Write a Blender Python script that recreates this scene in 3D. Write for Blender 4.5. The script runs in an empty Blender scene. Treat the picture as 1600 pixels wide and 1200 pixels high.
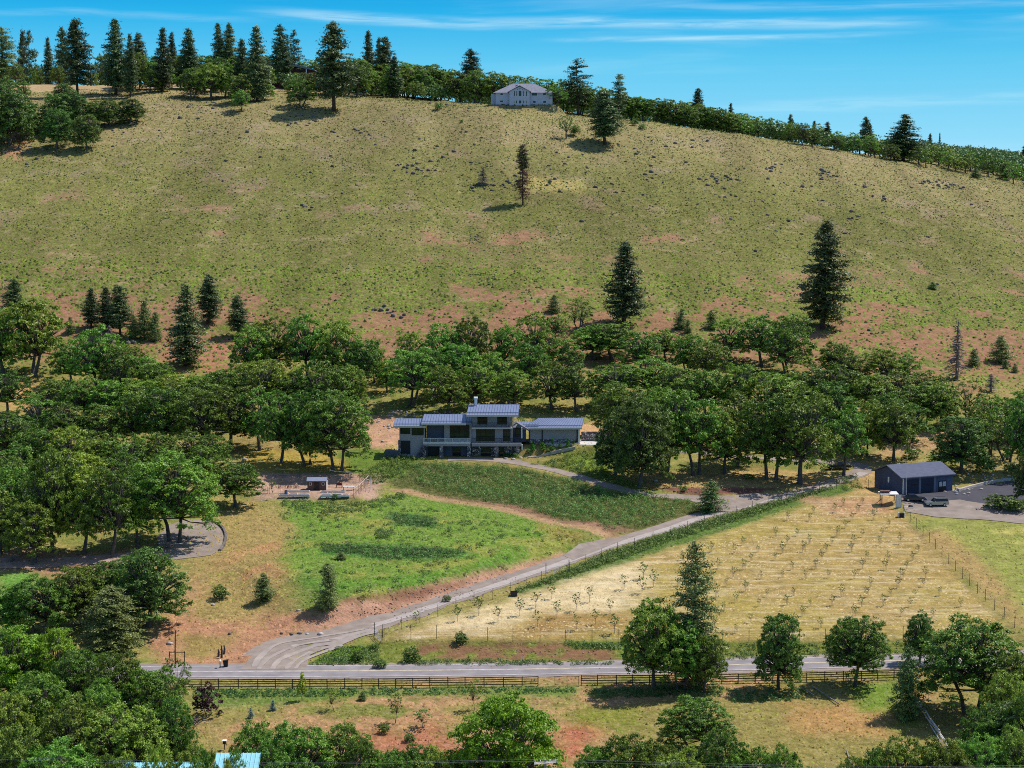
import bpy, math, random
import numpy as np
from mathutils import Vector, Matrix
R = math.radians
scn = bpy.context.scene
# ------------------------------------------------------------------ camera, sky, sun, exposure
F = 2800.0                      # focal length in pixels of the 1600 px wide photograph
CZ = 73.5
TH = math.atan(300.0 / F)
cam_d = bpy.data.cameras.new('camera'); cam_d.sensor_width = 36; cam_d.lens = 36 * F / 1600
cam_d.clip_start = 1; cam_d.clip_end = 12000
cam = bpy.data.objects.new('camera', cam_d); scn.collection.objects.link(cam)
cam.location = (0, 0, CZ); cam.rotation_euler = (R(90) - TH, 0, 0); scn.camera = cam
SUN_EL = R(57); SH = Vector((-0.86, -0.42)).normalized()        # horizontal direction of the shadows
to_sun = Vector((-SH.x * math.cos(SUN_EL), -SH.y * math.cos(SUN_EL), math.sin(SUN_EL)))
sd = bpy.data.lights.new('sun', 'SUN'); sd.energy = 5.0; sd.angle = R(0.5); sd.color = (1.0, 0.95, 0.87)
so = bpy.data.objects.new('sun', sd); scn.collection.objects.link(so)
so.rotation_euler = (-to_sun).to_track_quat('-Z', 'Y').to_euler(); so.location = (300, 200, 500)
w = bpy.data.worlds.new('World'); scn.world = w; w.use_nodes = True
nt = w.node_tree; nt.nodes.clear()
def wn(t, **k):
    n = nt.nodes.new(t)
    for a, b in k.items(): setattr(n, a, b)
    return n
wo = wn('ShaderNodeOutputWorld'); bg = wn('ShaderNodeBackground'); sky = wn('ShaderNodeTexSky', sky_type='NISHITA', sun_disc=False)
sky.sun_elevation = SUN_EL; sky.sun_rotation = math.atan2(to_sun.x, to_sun.y); sky.altitude = 400; sky.air_density = 1.0; sky.dust_density = 0.3; sky.ozone_density = 3
tc = wn('ShaderNodeTexCoord'); sp = wn('ShaderNodeSeparateXYZ'); nt.links.new(tc.outputs['Generated'], sp.inputs[0])
ramp = wn('ShaderNodeValToRGB')      # clear blue low sky, strength as seen from the hillside
mr = wn('ShaderNodeMapRange'); mr.inputs['From Min'].default_value = 0.0; mr.inputs['From Max'].default_value = 0.16
nt.links.new(sp.outputs['Z'], mr.inputs['Value']); nt.links.new(mr.outputs[0], ramp.inputs[0])
e = ramp.color_ramp.elements
e[0].position = 0; e[0].color = (0.40, 0.74, 0.92, 1); e[1].position = 1; e[1].color = (0.0, 0.20, 0.60, 1)
for p, c in ((0.20, (0.25, 0.65, 0.88, 1)), (0.44, (0.115, 0.545, 0.83, 1)), (0.60, (0.025, 0.42, 0.78, 1)), (0.72, (0.002, 0.31, 0.70, 1))):
    q = e.new(p); q.color = c
# cirrus: thin bands (x, z of the direction) broken up by noise stretched sideways
def wmath(op, a, b=None, c=None):
    n = wn('ShaderNodeMath', operation=op)
    for i, q in enumerate((a, b, c)):
        if q is None: continue
        if isinstance(q, (int, float)): n.inputs[i].default_value = q
        else: nt.links.new(q, n.inputs[i])
    return n.outputs[0]
def wrange(v, a, b, c=0.0, d=1.0, it='SMOOTHSTEP'):
    n = wn('ShaderNodeMapRange', interpolation_type=it); nt.links.new(v, n.inputs['Value'])
    for k_, q in (('From Min', a), ('From Max', b), ('To Min', c), ('To Max', d)): n.inputs[k_].default_value = q
    return n.outputs[0]
def wnoise(sc, det, dist):
    m_ = wn('ShaderNodeMapping'); m_.inputs['Scale'].default_value = sc; nt.links.new(tc.outputs['Generated'], m_.inputs[0]); n = wn('ShaderNodeTexNoise'); n.inputs['Scale'].default_value = 1; n.inputs['Detail'].default_value = det; n.inputs['Distortion'].default_value = dist; n.inputs['Roughness'].default_value = 0.6; nt.links.new(m_.outputs[0], n.inputs['Vector']); return n.outputs[0]
n_a = wnoise((14, 14, 210), 8, 0.9); n_b = wnoise((3, 3, 50), 5, 0.4); n_w = wnoise((5, 5, 5), 3, 0.0)
zz = wmath('ADD', sp.outputs['Z'], wmath('MULTIPLY', wmath('SUBTRACT', n_w, 0.5), 0.010)); tot = None
for x0, x1, zc, sl, wd, am in ((-0.16, 0.24, 0.0935, -0.016, 0.0048, 0.55), (0.0, 0.22, 0.0835, 0.004, 0.0022, 0.50), (-0.30, -0.12, 0.0905, -0.01, 0.003, 0.28), (0.08, 0.36, 0.040, 0.036, 0.006, 0.28), (0.245, 0.36, 0.089, 0.01, 0.0035, 0.85), (0.05, 0.40, 0.103, -0.02, 0.004, 0.25), (0.10, 0.30, 0.022, 0.0, 0.006, 0.22)):
    dz = wmath('ABSOLUTE', wmath('SUBTRACT', zz, wmath('MULTIPLY_ADD', sp.outputs['X'], sl, zc))); g_ = wrange(dz, 0.0, wd, 1.0, 0.0)
    ex = wmath('MULTIPLY', wrange(sp.outputs['X'], x0, x0 + 0.07), wrange(sp.outputs['X'], x1 - 0.05, x1, 1.0, 0.0)); k_ = wmath('MULTIPLY', wmath('MULTIPLY', g_, ex), am)
    tot = k_ if tot is None else wmath('MAXIMUM', tot, k_)
tot = wmath('MULTIPLY', tot, wrange(n_a, 0.32, 0.68, 0.12, 0.95)); veil = wmath('MULTIPLY', wrange(n_b, 0.50, 0.80, 0.0, 0.30), wrange(sp.outputs['Z'], 0.2, 0.1, 0.6, 1.0))
tot = wmath('MINIMUM', wmath('ADD', tot, veil), 0.9)
mc = wn('ShaderNodeMix', data_type='RGBA'); mc.inputs['B'].default_value = (0.62, 0.86, 0.95, 1)
nt.links.new(tot, mc.inputs['Factor']); nt.links.new(ramp.outputs[0], mc.inputs['A'])
sc_ = wn('ShaderNodeVectorMath', operation='SCALE'); sc_.inputs['Scale'].default_value = 0.145
nt.links.new(sky.outputs[0], sc_.inputs[0])
hm = wn('ShaderNodeMapRange'); hm.inputs['From Min'].default_value = 0.13; hm.inputs['From Max'].default_value = 0.30
nt.links.new(sp.outputs['Z'], hm.inputs['Value'])
mx = wn('ShaderNodeMix', data_type='RGBA'); nt.links.new(hm.outputs[0], mx.inputs['Factor']); nt.links.new(mc.outputs['Result'], mx.inputs['A']); nt.links.new(sc_.outputs[0], mx.inputs['B'])
nt.links.new(mx.outputs['Result'], bg.inputs[0]); bg.inputs[1].default_value = 1.0; nt.links.new(bg.outputs[0], wo.inputs[0])
vs = scn.view_settings; vs.view_transform = 'Standard'; vs.look = 'None'; vs.gamma = 1; vs.exposure = 0.12; vs.use_curve_mapping = False
scn.cycles.max_bounces = 6; scn.cycles.transparent_max_bounces = 4; scn.cycles.diffuse_bounces = 2
scn.cycles.use_denoising = False; scn.cycles.filter_width = 1.0

# ------------------------------------------------------------------ helpers
def s2l(c):
    return tuple((x / 255 / 12.92) if x / 255 <= 0.04045 else ((x / 255 + 0.055) / 1.055) ** 2.4 for x in c)
def put(o, parent=None):
    scn.collection.objects.link(o)
    if parent is not None: o.parent = parent
    return o
def tag(o, label=None, cat=None, group=None, kind=None):
    if label: o['label'] = label
    if cat: o['category'] = cat
    if group: o['group'] = group
    if kind: o['kind'] = kind
    return o
def empty(name, loc, rz=0):
    o = bpy.data.objects.new(name, None); o.location = loc; o.rotation_euler.z = rz; o.empty_display_size = 0.5
    return put(o)
def npmesh(name, V, Fc, mats, parent=None, cols=None, smooth=False, k=4, link=True):
    V = np.asarray(V, dtype=np.float32).reshape(-1, 3); Fc = np.asarray(Fc, dtype=np.int32).reshape(-1, k)
    me = bpy.data.meshes.new(name); me.vertices.add(len(V)); me.vertices.foreach_set('co', V.ravel())
    me.loops.add(Fc.size); me.loops.foreach_set('vertex_index', Fc.ravel())
    me.polygons.add(len(Fc)); me.polygons.foreach_set('loop_start', np.arange(0, Fc.size, k, dtype=np.int32))
    if smooth: me.polygons.foreach_set('use_smooth', np.ones(len(Fc), dtype=bool))
    for m in (mats if isinstance(mats, (list, tuple)) else [mats]): me.materials.append(m)
    if cols is not None:
        for nm, c in cols.items():
            if c.ndim == 2:
                a = me.attributes.new(nm, 'FLOAT_COLOR', 'POINT'); a.data.foreach_set('color', np.concatenate([c, np.ones((len(c), 1))], 1).astype(np.float32).ravel())
            else:
                a = me.attributes.new(nm, 'FLOAT', 'POINT'); a.data.foreach_set('value', c.astype(np.float32))
    me.update(calc_edges=True); me.validate()
    if not link: return me
    return put(bpy.data.objects.new(name, me), parent)
class MB:
    """collects boxes, prisms and tubes; build() links them as one mesh object"""
    def __init__(s): s.v = []; s.f = []; s.m = []; s.cm = 0
    def face(s, pts):
        n = len(s.v); s.v += [tuple(p) for p in pts]; s.f.append(tuple(range(n, n + len(pts)))); s.m.append(s.cm)
    def box(s, x0, x1, y0, y1, z0, z1):
        return s.hexa([(x0, y0, z0), (x1, y0, z0), (x1, y1, z0), (x0, y1, z0), (x0, y0, z1), (x1, y0, z1), (x1, y1, z1), (x0, y1, z1)])
    def hexa(s, p):
        n = len(s.v); s.v += [tuple(q) for q in p]
        for f in ((3, 2, 1, 0), (4, 5, 6, 7), (0, 1, 5, 4), (1, 2, 6, 5), (2, 3, 7, 6), (3, 0, 4, 7)):
            s.f.append(tuple(n + i for i in f)); s.m.append(s.cm)
        return s
    def prism(s, poly, y0, y1):
        """poly: list of (x, z), extruded along y"""
        n = len(s.v); k = len(poly); s.v += [(x, y0, z) for x, z in poly] + [(x, y1, z) for x, z in poly]
        s.f.append(tuple(range(n, n + k))); s.f.append(tuple(range(n + 2 * k - 1, n + k - 1, -1))); s.m += [s.cm] * 2
        for i in range(k):
            j = (i + 1) % k; s.f.append((n + i, n + k + i, n + k + j, n + j)); s.m.append(s.cm)
        return s
    def tube(s, pts, rad, k=6):
        pts = [Vector(p) for p in pts]; rs = rad if isinstance(rad, (list, tuple)) else [rad] * len(pts); n0 = len(s.v)
        for i, p in enumerate(pts):
            t = (pts[min(i + 1, len(pts) - 1)] - pts[max(i - 1, 0)]).normalized()
            a = t.cross(Vector((0, 0, 1)) if abs(t.z) < 0.9 else Vector((1, 0, 0))).normalized(); b = t.cross(a)
            for j in range(k):
                g = 2 * math.pi * j / k; s.v.append(tuple(p + (a * math.cos(g) + b * math.sin(g)) * rs[i]))
        for i in range(len(pts) - 1):
            for j in range(k):
                A = n0 + i * k + j; B = n0 + i * k + (j + 1) % k; s.f.append((A, B, B + k, A + k)); s.m.append(s.cm)
        s.f.append(tuple(n0 + j for j in range(k - 1, -1, -1))); s.f.append(tuple(n0 + (len(pts) - 1) * k + j for j in range(k))); s.m += [s.cm] * 2
        return s
    def build(s, name, mats, parent=None, smooth=False, bevel=0):
        me = bpy.data.meshes.new(name); me.from_pydata(s.v, [], s.f)
        for m in (mats if isinstance(mats, (list, tuple)) else [mats]): me.materials.append(m)
        me.polygons.foreach_set('material_index', s.m)
        if smooth: me.polygons.foreach_set('use_smooth', [True] * len(s.f))
        me.update(); o = put(bpy.data.objects.new(name, me), parent)
        if bevel:
            b = o.modifiers.new('bevel', 'BEVEL'); b.width = bevel; b.segments = 2; b.limit_method = 'ANGLE'
        return o

# value noise in numpy
def _hash(ix, iy, s):
    n = (ix.astype(np.int64) * 374761393 + iy.astype(np.int64) * 668265263 + s * 1442695041) & 0xffffffff
    n = ((n ^ (n >> 13)) * 1274126177) & 0xffffffff
    return ((n ^ (n >> 16)) & 0xffff) / 65535.0
def vnoise(x, y, s=0):
    ix = np.floor(x); iy = np.floor(y); fx = x - ix; fy = y - iy; fx = fx * fx * (3 - 2 * fx); fy = fy * fy * (3 - 2 * fy)
    a = _hash(ix, iy, s); b = _hash(ix + 1, iy, s); c = _hash(ix, iy + 1, s); d = _hash(ix + 1, iy + 1, s)
    return (a * (1 - fx) + b * fx) * (1 - fy) + (c * (1 - fx) + d * fx) * fy
def fbm(x, y, s=0, o=4):
    r = 0; a = 0.5; t = 0
    for i in range(o): r = r + a * vnoise(x * 2 ** i, y * 2 ** i, s + i * 7); t += a; a *= 0.55
    return r / t
def sstep(x, a, b):
    t = np.clip((x - a) / (b - a), 0, 1); return t * t * (3 - 2 * t)
def polyline_dist(X, Y, P):
    """distance to a polyline, position along it (0..n-1) and side (+ = left of travel)"""
    best = np.full(X.shape, 1e9); par = np.zeros(X.shape); side = np.zeros(X.shape)
    for i in range(len(P) - 1):
        ax, ay = P[i][:2]; bx, by = P[i + 1][:2]; dx, dy = bx - ax, by - ay; L = dx * dx + dy * dy
        t = np.clip(((X - ax) * dx + (Y - ay) * dy) / L, 0, 1); d = np.hypot(X - ax - t * dx, Y - ay - t * dy)
        m = d < best; best = np.where(m, d, best); par = np.where(m, i + t, par); side = np.where(m, np.sign(dx * (Y - ay) - dy * (X - ax)), side)
    return best, par, side
def poly_sd(X, Y, P):
    """signed distance to a polygon, + inside"""
    d, _, _ = polyline_dist(X, Y, list(P) + [P[0]]); ins = np.zeros(X.shape, bool)
    n = len(P)
    for i in range(n):
        x0, y0 = P[i][:2]; x1, y1 = P[(i + 1) % n][:2]
        if y0 == y1: continue
        c = ((y0 > Y) != (y1 > Y)) & (X < (x1 - x0) * (Y - y0) / (y1 - y0) + x0); ins ^= c
    return np.where(ins, d, -d)

# ------------------------------------------------------------------ height field on a fan grid (u = x / y, y)
def zpix(py, Y):
    yu = (600 - py) / F
    return CZ + Y * (-math.sin(TH) + yu * math.cos(TH)) / (math.cos(TH) + yu * math.sin(TH))
PXC = [-300, 0, 400, 800, 1200, 1600, 1900]
TAB = [  # y, z for every column
    (0, [-12] * 7), (120, [-9] * 7), (200, [-6, -6, -6, -6, -6, -5.5, -5]), (235, [-2.8, -2.8, -2.6, -2.4, -2.4, -2.2, -2]), (258, [-0.5] * 7), (264, [-0.15] * 7), (281, [0.1] * 7),
    (287, [1.8, 1.8, 1.6, 2.0, 2.0, 1.9, 1.8]), (300, [3.2] * 7), (330, [6.0, 6.0, 6.2, 6, 5.9, 5.9, 5.9]), (375, [10.5, 10.5, 10.4, 10, 10, 10.2, 10.2]), (385, [11.2, 11.2, 11, 10.9, 10.8, 10.7, 10.7]),
    (402, [13, 13, 12.6, 13.3, 12.5, 12.2, 12]), (420, [15.2, 15, 15, 14.8, 15.5, 15, 14]), (455, [20.5, 20, 20.5, 21.5, 20.5, 19.5, 18]), (510, [33, 33, 31.6, 31.6, 30.5, 27, 24]),
    (610, [66, 64.8, 63.7, 62.6, 57, 47, 40]), (680, [90, 89, 91, 89, 79.6, 66, 55]), (735, [108, 107, 108.5, 107.6, 94, 76, 61]), (760, [115, 113.5, 113, 109.7, 95.5, 77.2, 62]),
    (800, [122, 119, 119, 111.5, 96.2, 78.5, 63]), (900, [130, 124, 130, 114, 97.5, 82, 66]), (1100, [134, 128, 132, 114, 99, 90, 72]), (1500, [100, 100, 100, 90, 75, 70, 60]), (2200, [30] * 7)]
US = np.arange(-0.5, 0.5001, 0.0025); YS = np.arange(0, 2201, 1.0)
_z = np.array([np.interp(YS, [t[0] for t in TAB], [t[1][c] for t in TAB]) for c in range(7)])
HZ = np.array([np.interp(US, [(p - 800) / F for p in PXC], _z[:, j]) for j in range(len(YS))])     # [y, u]
def blur(a, n, ax):
    k = np.ones(n) / n; p = n // 2; pad = [(0, 0), (0, 0)]; pad[ax] = (p, p); b = np.pad(a, pad, mode='edge')
    return np.apply_along_axis(lambda v: np.convolve(v, k, 'valid'), ax, b)
_b = blur(blur(HZ, 17, 0), 17, 0); _s = blur(blur(HZ, 5, 0), 3, 0)
wy = sstep(YS, 330, 430)[:, None]; HZ = _b * wy + _s * (1 - wy); HZ = blur(blur(HZ, 31, 1), 31, 1)
UU, YY = np.meshgrid(US, YS); XX = UU * YY
HZ = HZ + (fbm(XX / 42, YY / 42, 3) - 0.5) * (1.0 + 4.0 * sstep(YY, 470, 600)) * sstep(YY, 290, 330) * 0.8
HZ = HZ + (fbm(XX / 15, YY / 15, 9, 3) - 0.5) * (0.35 + 1.0 * sstep(YY, 430, 520))  * sstep(YY, 283, 310)
def H(x, y):
    x = np.asarray(x, float); y = np.asarray(y, float)
    yc = np.clip(y, 0, 2199.0); u = np.clip(x / np.maximum(yc, 1), -0.4999, 0.4999)
    gi = (u + 0.5) / 0.0025; i = np.clip(gi.astype(int), 0, len(US) - 2); fi = gi - i; j = np.clip(yc.astype(int), 0, len(YS) - 2); fj = yc - j
    return (HZ[j, i] * (1 - fi) + HZ[j, i + 1] * fi) * (1 - fj) + (HZ[j + 1, i] * (1 - fi) + HZ[j + 1, i + 1] * fi) * fj
def h(x, y): return float(H(x, y))
_T = np.concatenate([np.arange(120, 900, 0.7), np.arange(900, 2000, 3)])
def G(px, py):
    """the point of the ground seen at a pixel of the photograph"""
    yu = (600 - py) / F; dx = (px - 800) / F; dy = math.cos(TH) + yu * math.sin(TH); dz = -math.sin(TH) + yu * math.cos(TH)
    X = _T * dx; Y = _T * dy; Z = CZ + _T * dz; d = Z - H(X, Y)
    k = np.argmax(d < 0)
    if d[k] >= 0: k = int(np.argmin(d)); 
    a = d[max(k - 1, 0)]; b = d[k]; t = _T[k] if a <= b or k == 0 else _T[k - 1] + (_T[k] - _T[k - 1]) * a / (a - b)
    x, y = t * dx, t * dy
    return Vector((x, y, h(x, y)))
def GP(pts): return [G(*p) for p in pts]
def flatten_line(P, w0, w1, zs=None, off=0):
    """press the ground to the profile of a line: level across w0, blending out at w1"""
    global HZ
    d, par, sd = polyline_dist(XX, YY, P)
    z = np.interp(par, range(len(P)), zs if zs is not None else [p[2] for p in P]) + off; k = 1 - sstep(d, w0, w1); HZ = HZ * (1 - k) + z * k
def flatten_poly(P, z, soft):
    global HZ
    k = sstep(poly_sd(XX, YY, P), -soft, 0); HZ = HZ * (1 - k) + z * k
# road, a straight level line
ROAD = [Vector((-260, 266.5, 0)), Vector((-60, 269.5, 0)), Vector((0, 271, 0)), Vector((60, 275.0, 0.3)), Vector((130, 280.5, 0.9)), Vector((330, 297, 2.0))]
flatten_line(ROAD, 4.6, 7.5)
DRIVE_PX = [(405, 1046), (412, 1030), (440, 1010), (490, 999), (550, 984), (620, 965), (700, 937), (800, 904), (880, 876), (950, 852), (1020, 832), (1100, 807), (1200, 780), (1265, 765), (1312, 751), (1345, 738), (1340, 724), (1290, 722), (1180, 717), (1060, 705), (960, 692)]
# cut bank: the meadow stands above the drive
_D = GP(DRIVE_PX[2:12]); d, par, sd = polyline_dist(XX, YY, _D)
hb = np.interp(par, [0, 1, 2.5, 5, 7, 9], [0.2, 1.5, 2.6, 2.2, 1.2, 0.3])
HZ = HZ + hb * sstep(d, 2.5, 8) * (1 - sstep(d, 25, 50)) * (sd > 0)
DRIVE = GP(DRIVE_PX)
DRIVE_Z = [0.05, 0.2, 0.9] + [p.z for p in DRIVE[3:]]
for it in range(2): DRIVE_Z = [DRIVE_Z[0]] + [(DRIVE_Z[i - 1] + 2 * DRIVE_Z[i] + DRIVE_Z[i + 1]) / 4 for i in range(1, len(DRIVE_Z) - 1)] + [DRIVE_Z[-1]]
flatten_line(DRIVE[1:], 2.4, 4.5, DRIVE_Z[1:])
SPUR = GP([(1135, 797), (1090, 778), (1010, 773), (950, 760), (880, 738), (830, 727), (790, 721), (745, 719), (700, 719)])
SPUR_Z = [p.z for p in SPUR]
for i in (6, 7, 8): SPUR_Z[i] = 13.3
for it in range(2): SPUR_Z = [SPUR_Z[0]] + [(SPUR_Z[i - 1] + 2 * SPUR_Z[i] + SPUR_Z[i + 1]) / 4 for i in range(1, len(SPUR_Z) - 1)] + [SPUR_Z[-1]]
flatten_line(SPUR, 1.8, 4.0, SPUR_Z)
# pads
HY = 405.0; HB = 13.3                                   # dark house: front line and ground floor
def hx(px): return (px - 800) * HY / F                  # metres along the house front from a pixel column
flatten_poly([(hx(622), 403.5), (hx(905), 403.5), (hx(905), 421), (hx(622), 421)], HB, 3.0)
flatten_poly([(hx(816), 406), (hx(960), 406), (hx(960), 424), (hx(816), 424)], HB + 2.6, 2.2)
BARN = G(1409, 773); BZ = BARN.z
BYAW = R(23)
bux = Vector((math.cos(BYAW), math.sin(BYAW))); buy = Vector((-math.sin(BYAW), math.cos(BYAW)))
def bxy(a, b): q = BARN.xy + bux * a + buy * b; return (q.x, q.y)
flatten_poly([bxy(-6, -7), bxy(45, -7), bxy(45, 3), bxy(14, 11), bxy(-1, 11)], BZ, 3.0)
GARDEN = GP([(418, 778), (560, 782), (578, 752), (420, 748)])
GZ = sum(p.z for p in GARDEN) / 4
flatten_poly(GARDEN, GZ, 2.0)
UPY = 752.0; UPX = (817 - 800) / F * UPY / 1.01; UPZ = zpix(163.5, UPY); UPH = Vector((UPX, UPY, UPZ)); print('crest', UPZ, h(UPX, UPY))
flatten_poly([(UPH.x - 14, UPH.y - 0.5), (UPH.x + 14, UPH.y - 0.5), (UPH.x + 14, UPH.y + 14), (UPH.x - 14, UPH.y + 14)], UPZ, 4)
# ------------------------------------------------------------------ materials
def mat(name, col, rough=0.8, metal=0.0, var=0.0, vscale=4.0, bump=0.0, bscale=20.0, spec=0.3, coord='Object', col2=None):
    m = bpy.data.materials.new(name); m.use_nodes = True; t = m.node_tree; b = t.nodes['Principled BSDF']
    b.inputs['Base Color'].default_value = (*col, 1); b.inputs['Roughness'].default_value = rough; b.inputs['Metallic'].default_value = metal
    b.inputs['Specular IOR Level'].default_value = spec
    if var or bump:
        c = t.nodes.new('ShaderNodeTexCoord')
    if var:
        n = t.nodes.new('ShaderNodeTexNoise'); n.inputs['Scale'].default_value = vscale; n.inputs['Detail'].default_value = 6; t.links.new(c.outputs[coord], n.inputs['Vector'])
        r = t.nodes.new('ShaderNodeValToRGB'); r.color_ramp.elements[0].position = 0.3; r.color_ramp.elements[1].position = 0.7
        c2 = col2 or tuple(min(1, x * (1 + var)) for x in col)
        r.color_ramp.elements[0].color = (*[x * (1 - var) for x in col], 1); r.color_ramp.elements[1].color = (*c2, 1)
        t.links.new(n.outputs[0], r.inputs[0]); t.links.new(r.outputs[0], b.inputs['Base Color'])
    if bump:
        n = t.nodes.new('ShaderNodeTexNoise'); n.inputs['Scale'].default_value = bscale; n.inputs['Detail'].default_value = 4; t.links.new(c.outputs[coord], n.inputs['Vector'])
        q = t.nodes.new('ShaderNodeBump'); q.inputs['Strength'].default_value = bump; q.inputs['Distance'].default_value = 0.1
        t.links.new(n.outputs[0], q.inputs['Height']); t.links.new(q.outputs[0], b.inputs['Normal'])
    return m
def leafmat(name, c1, c2, trans=0.25, rnd=0.35, gloss=0.45, cscale=1.25):
    """foliage: clumps of two tones, each tree a little different from the next"""
    m = bpy.data.materials.new(name); m.use_nodes = True; t = m.node_tree; N = t.nodes; L = t.links; b = N['Principled BSDF']; out = N['Material Output']
    c = N.new('ShaderNodeTexCoord'); oi = N.new('ShaderNodeObjectInfo')
    n = N.new('ShaderNodeTexNoise'); n.inputs['Scale'].default_value = cscale; n.inputs['Detail'].default_value = 5; n.inputs['Roughness'].default_value = 0.7
    ad = N.new('ShaderNodeVectorMath'); ad.operation = 'ADD'; L.new(c.outputs['Object'], ad.inputs[0]); L.new(oi.outputs['Location'], ad.inputs[1]); L.new(ad.outputs[0], n.inputs['Vector'])
    r = N.new('ShaderNodeValToRGB'); r.color_ramp.elements[0].position = 0.36; r.color_ramp.elements[1].position = 0.64
    r.color_ramp.elements[0].color = (*c1, 1); r.color_ramp.elements[1].color = (*c2, 1); L.new(n.outputs[0], r.inputs[0])
    hs = N.new('ShaderNodeHueSaturation'); L.new(r.outputs[0], hs.inputs['Color'])
    v = N.new('ShaderNodeMapRange'); v.inputs['To Min'].default_value = 1 - rnd; v.inputs['To Max'].default_value = 1 + rnd; L.new(oi.outputs['Random'], v.inputs['Value']); L.new(v.outputs[0], hs.inputs['Value'])
    mu = N.new('ShaderNodeMath'); mu.operation = 'MULTIPLY'; mu.inputs[1].default_value = 7.31; L.new(oi.outputs['Random'], mu.inputs[0]); fr = N.new('ShaderNodeMath'); fr.operation = 'FRACT'; L.new(mu.outputs[0], fr.inputs[0])
    v2 = N.new('ShaderNodeMapRange'); v2.inputs['To Min'].default_value = 0.47; v2.inputs['To Max'].default_value = 0.525; L.new(fr.outputs[0], v2.inputs['Value']); L.new(v2.outputs[0], hs.inputs['Hue'])
    L.new(hs.outputs[0], b.inputs['Base Color']); b.inputs['Roughness'].default_value = gloss; b.inputs['Specular IOR Level'].default_value = 0.25
    tr = N.new('ShaderNodeBsdfTranslucent'); L.new(hs.outputs[0], tr.inputs[0]); mi = N.new('ShaderNodeMixShader'); mi.inputs[0].default_value = trans
    L.new(b.outputs[0], mi.inputs[1]); L.new(tr.outputs[0], mi.inputs[2]); L.new(mi.outputs[0], out.inputs[0])
    return m
M = {}
M['oak'] = leafmat('oak leaves', (0.065, 0.135, 0.020), (0.26, 0.40, 0.045), rnd=0.38)
M['oakd'] = leafmat('dark oak leaves', (0.055, 0.115, 0.022), (0.18, 0.29, 0.045), rnd=0.25)
M['bright'] = leafmat('yellow green oak leaves', (0.12, 0.24, 0.014), (0.26, 0.44, 0.03), rnd=0.05)
M['maple'] = leafmat('bright maple leaves', (0.10, 0.24, 0.012), (0.21, 0.42, 0.03), rnd=0.05)
M['lime'] = leafmat('yellow green leaves', (0.22, 0.36, 0.02), (0.40, 0.55, 0.04), rnd=0.05)
M['pine'] = leafmat('pine needles', (0.045, 0.075, 0.026), (0.135, 0.18, 0.058), trans=0.1, rnd=0.4, cscale=0.9)
M['pineg'] = leafmat('grey green needles', (0.085, 0.135, 0.035), (0.24, 0.31, 0.09), trans=0.1, rnd=0.1, cscale=0.9)
M['ypine'] = leafmat('young pine needles', (0.075, 0.125, 0.032), (0.21, 0.29, 0.075), trans=0.1, rnd=0.15, cscale=0.9)
M['far'] = leafmat('far oak leaves', (0.045, 0.10, 0.025), (0.12, 0.21, 0.045), trans=0.15, rnd=0.0, cscale=0.15)
M['spruce'] = leafmat('blue spruce needles', (0.10, 0.20, 0.18), (0.22, 0.36, 0.34), trans=0.1, rnd=0.05)
M['rust'] = leafmat('dead rust needles', (0.10, 0.05, 0.03), (0.22, 0.11, 0.06), trans=0.1, rnd=0.1)
M['purple'] = leafmat('purple leaves', (0.035, 0.015, 0.018), (0.10, 0.045, 0.05), trans=0.1, rnd=0.05)
M['sap'] = leafmat('sapling leaves', (0.05, 0.12, 0.015), (0.14, 0.26, 0.03), rnd=0.25)
M['shrub'] = leafmat('shrub leaves', (0.06, 0.14, 0.03), (0.22, 0.38, 0.07), rnd=0.2)
M['box'] = leafmat('clipped shrub leaves', (0.05, 0.16, 0.02), (0.13, 0.36, 0.03), rnd=0.15)
M['bark'] = mat('dark bark', (0.10, 0.088, 0.078), 0.95, var=0.4, vscale=3, bump=0.6, bscale=6)
M['pbark'] = mat('pine bark', (0.085, 0.055, 0.042), 0.95, var=0.4, vscale=3, bump=0.6, bscale=6)
M['snag'] = mat('dead grey wood', (0.20, 0.16, 0.14), 0.95, var=0.4, vscale=2)
M['asphalt'] = mat('worn asphalt', (0.225, 0.20, 0.205), 0.9, var=0.2, vscale=0.35, bump=0.2, coord='Object')
M['gravel'] = None
M['darkasphalt'] = mat('new asphalt', (0.050, 0.047, 0.060), 0.85, var=0.18, vscale=0.3, bump=0.3)
M['line'] = mat('road paint', (0.62, 0.52, 0.36), 0.7, var=0.25, vscale=1.2)
M['wline'] = mat('white road paint', (0.62, 0.60, 0.58), 0.7, var=0.25, vscale=1.2)
M['concrete'] = mat('pale concrete', (0.52, 0.49, 0.46), 0.85, var=0.12, vscale=0.7)
M['rock'] = mat('basalt rock', (0.15, 0.125, 0.11), 0.95, var=0.5, vscale=1.5, bump=0.8, bscale=4)
M['rut'] = mat('worn wheel ruts', (0.315, 0.262, 0.232), 0.95, var=0.14, vscale=0.6)
M['prock'] = mat('pale rock', (0.42, 0.37, 0.33), 0.95, var=0.35, vscale=1.5, bump=0.8, bscale=4)
M['wood'] = mat('weathered brown wood', (0.05, 0.035, 0.03), 0.9, var=0.35, vscale=2)
M['gwood'] = mat('grey weathered wood', (0.26, 0.24, 0.23), 0.9, var=0.35, vscale=2)
M['steel'] = mat('dark steel', (0.05, 0.045, 0.05), 0.6, metal=0.3, var=0.2)
M['glass'] = mat('dark glass', (0.012, 0.020, 0.020), 0.05, spec=0.45, var=0.5, vscale=0.8)
M['black'] = mat('black frame', (0.015, 0.015, 0.018), 0.5)
M['white'] = mat('white trim', (0.82, 0.79, 0.75), 0.6, var=0.05)
M['stucco'] = mat('grey stucco', (0.36, 0.33, 0.34), 0.9, var=0.03, vscale=0.8)
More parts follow.
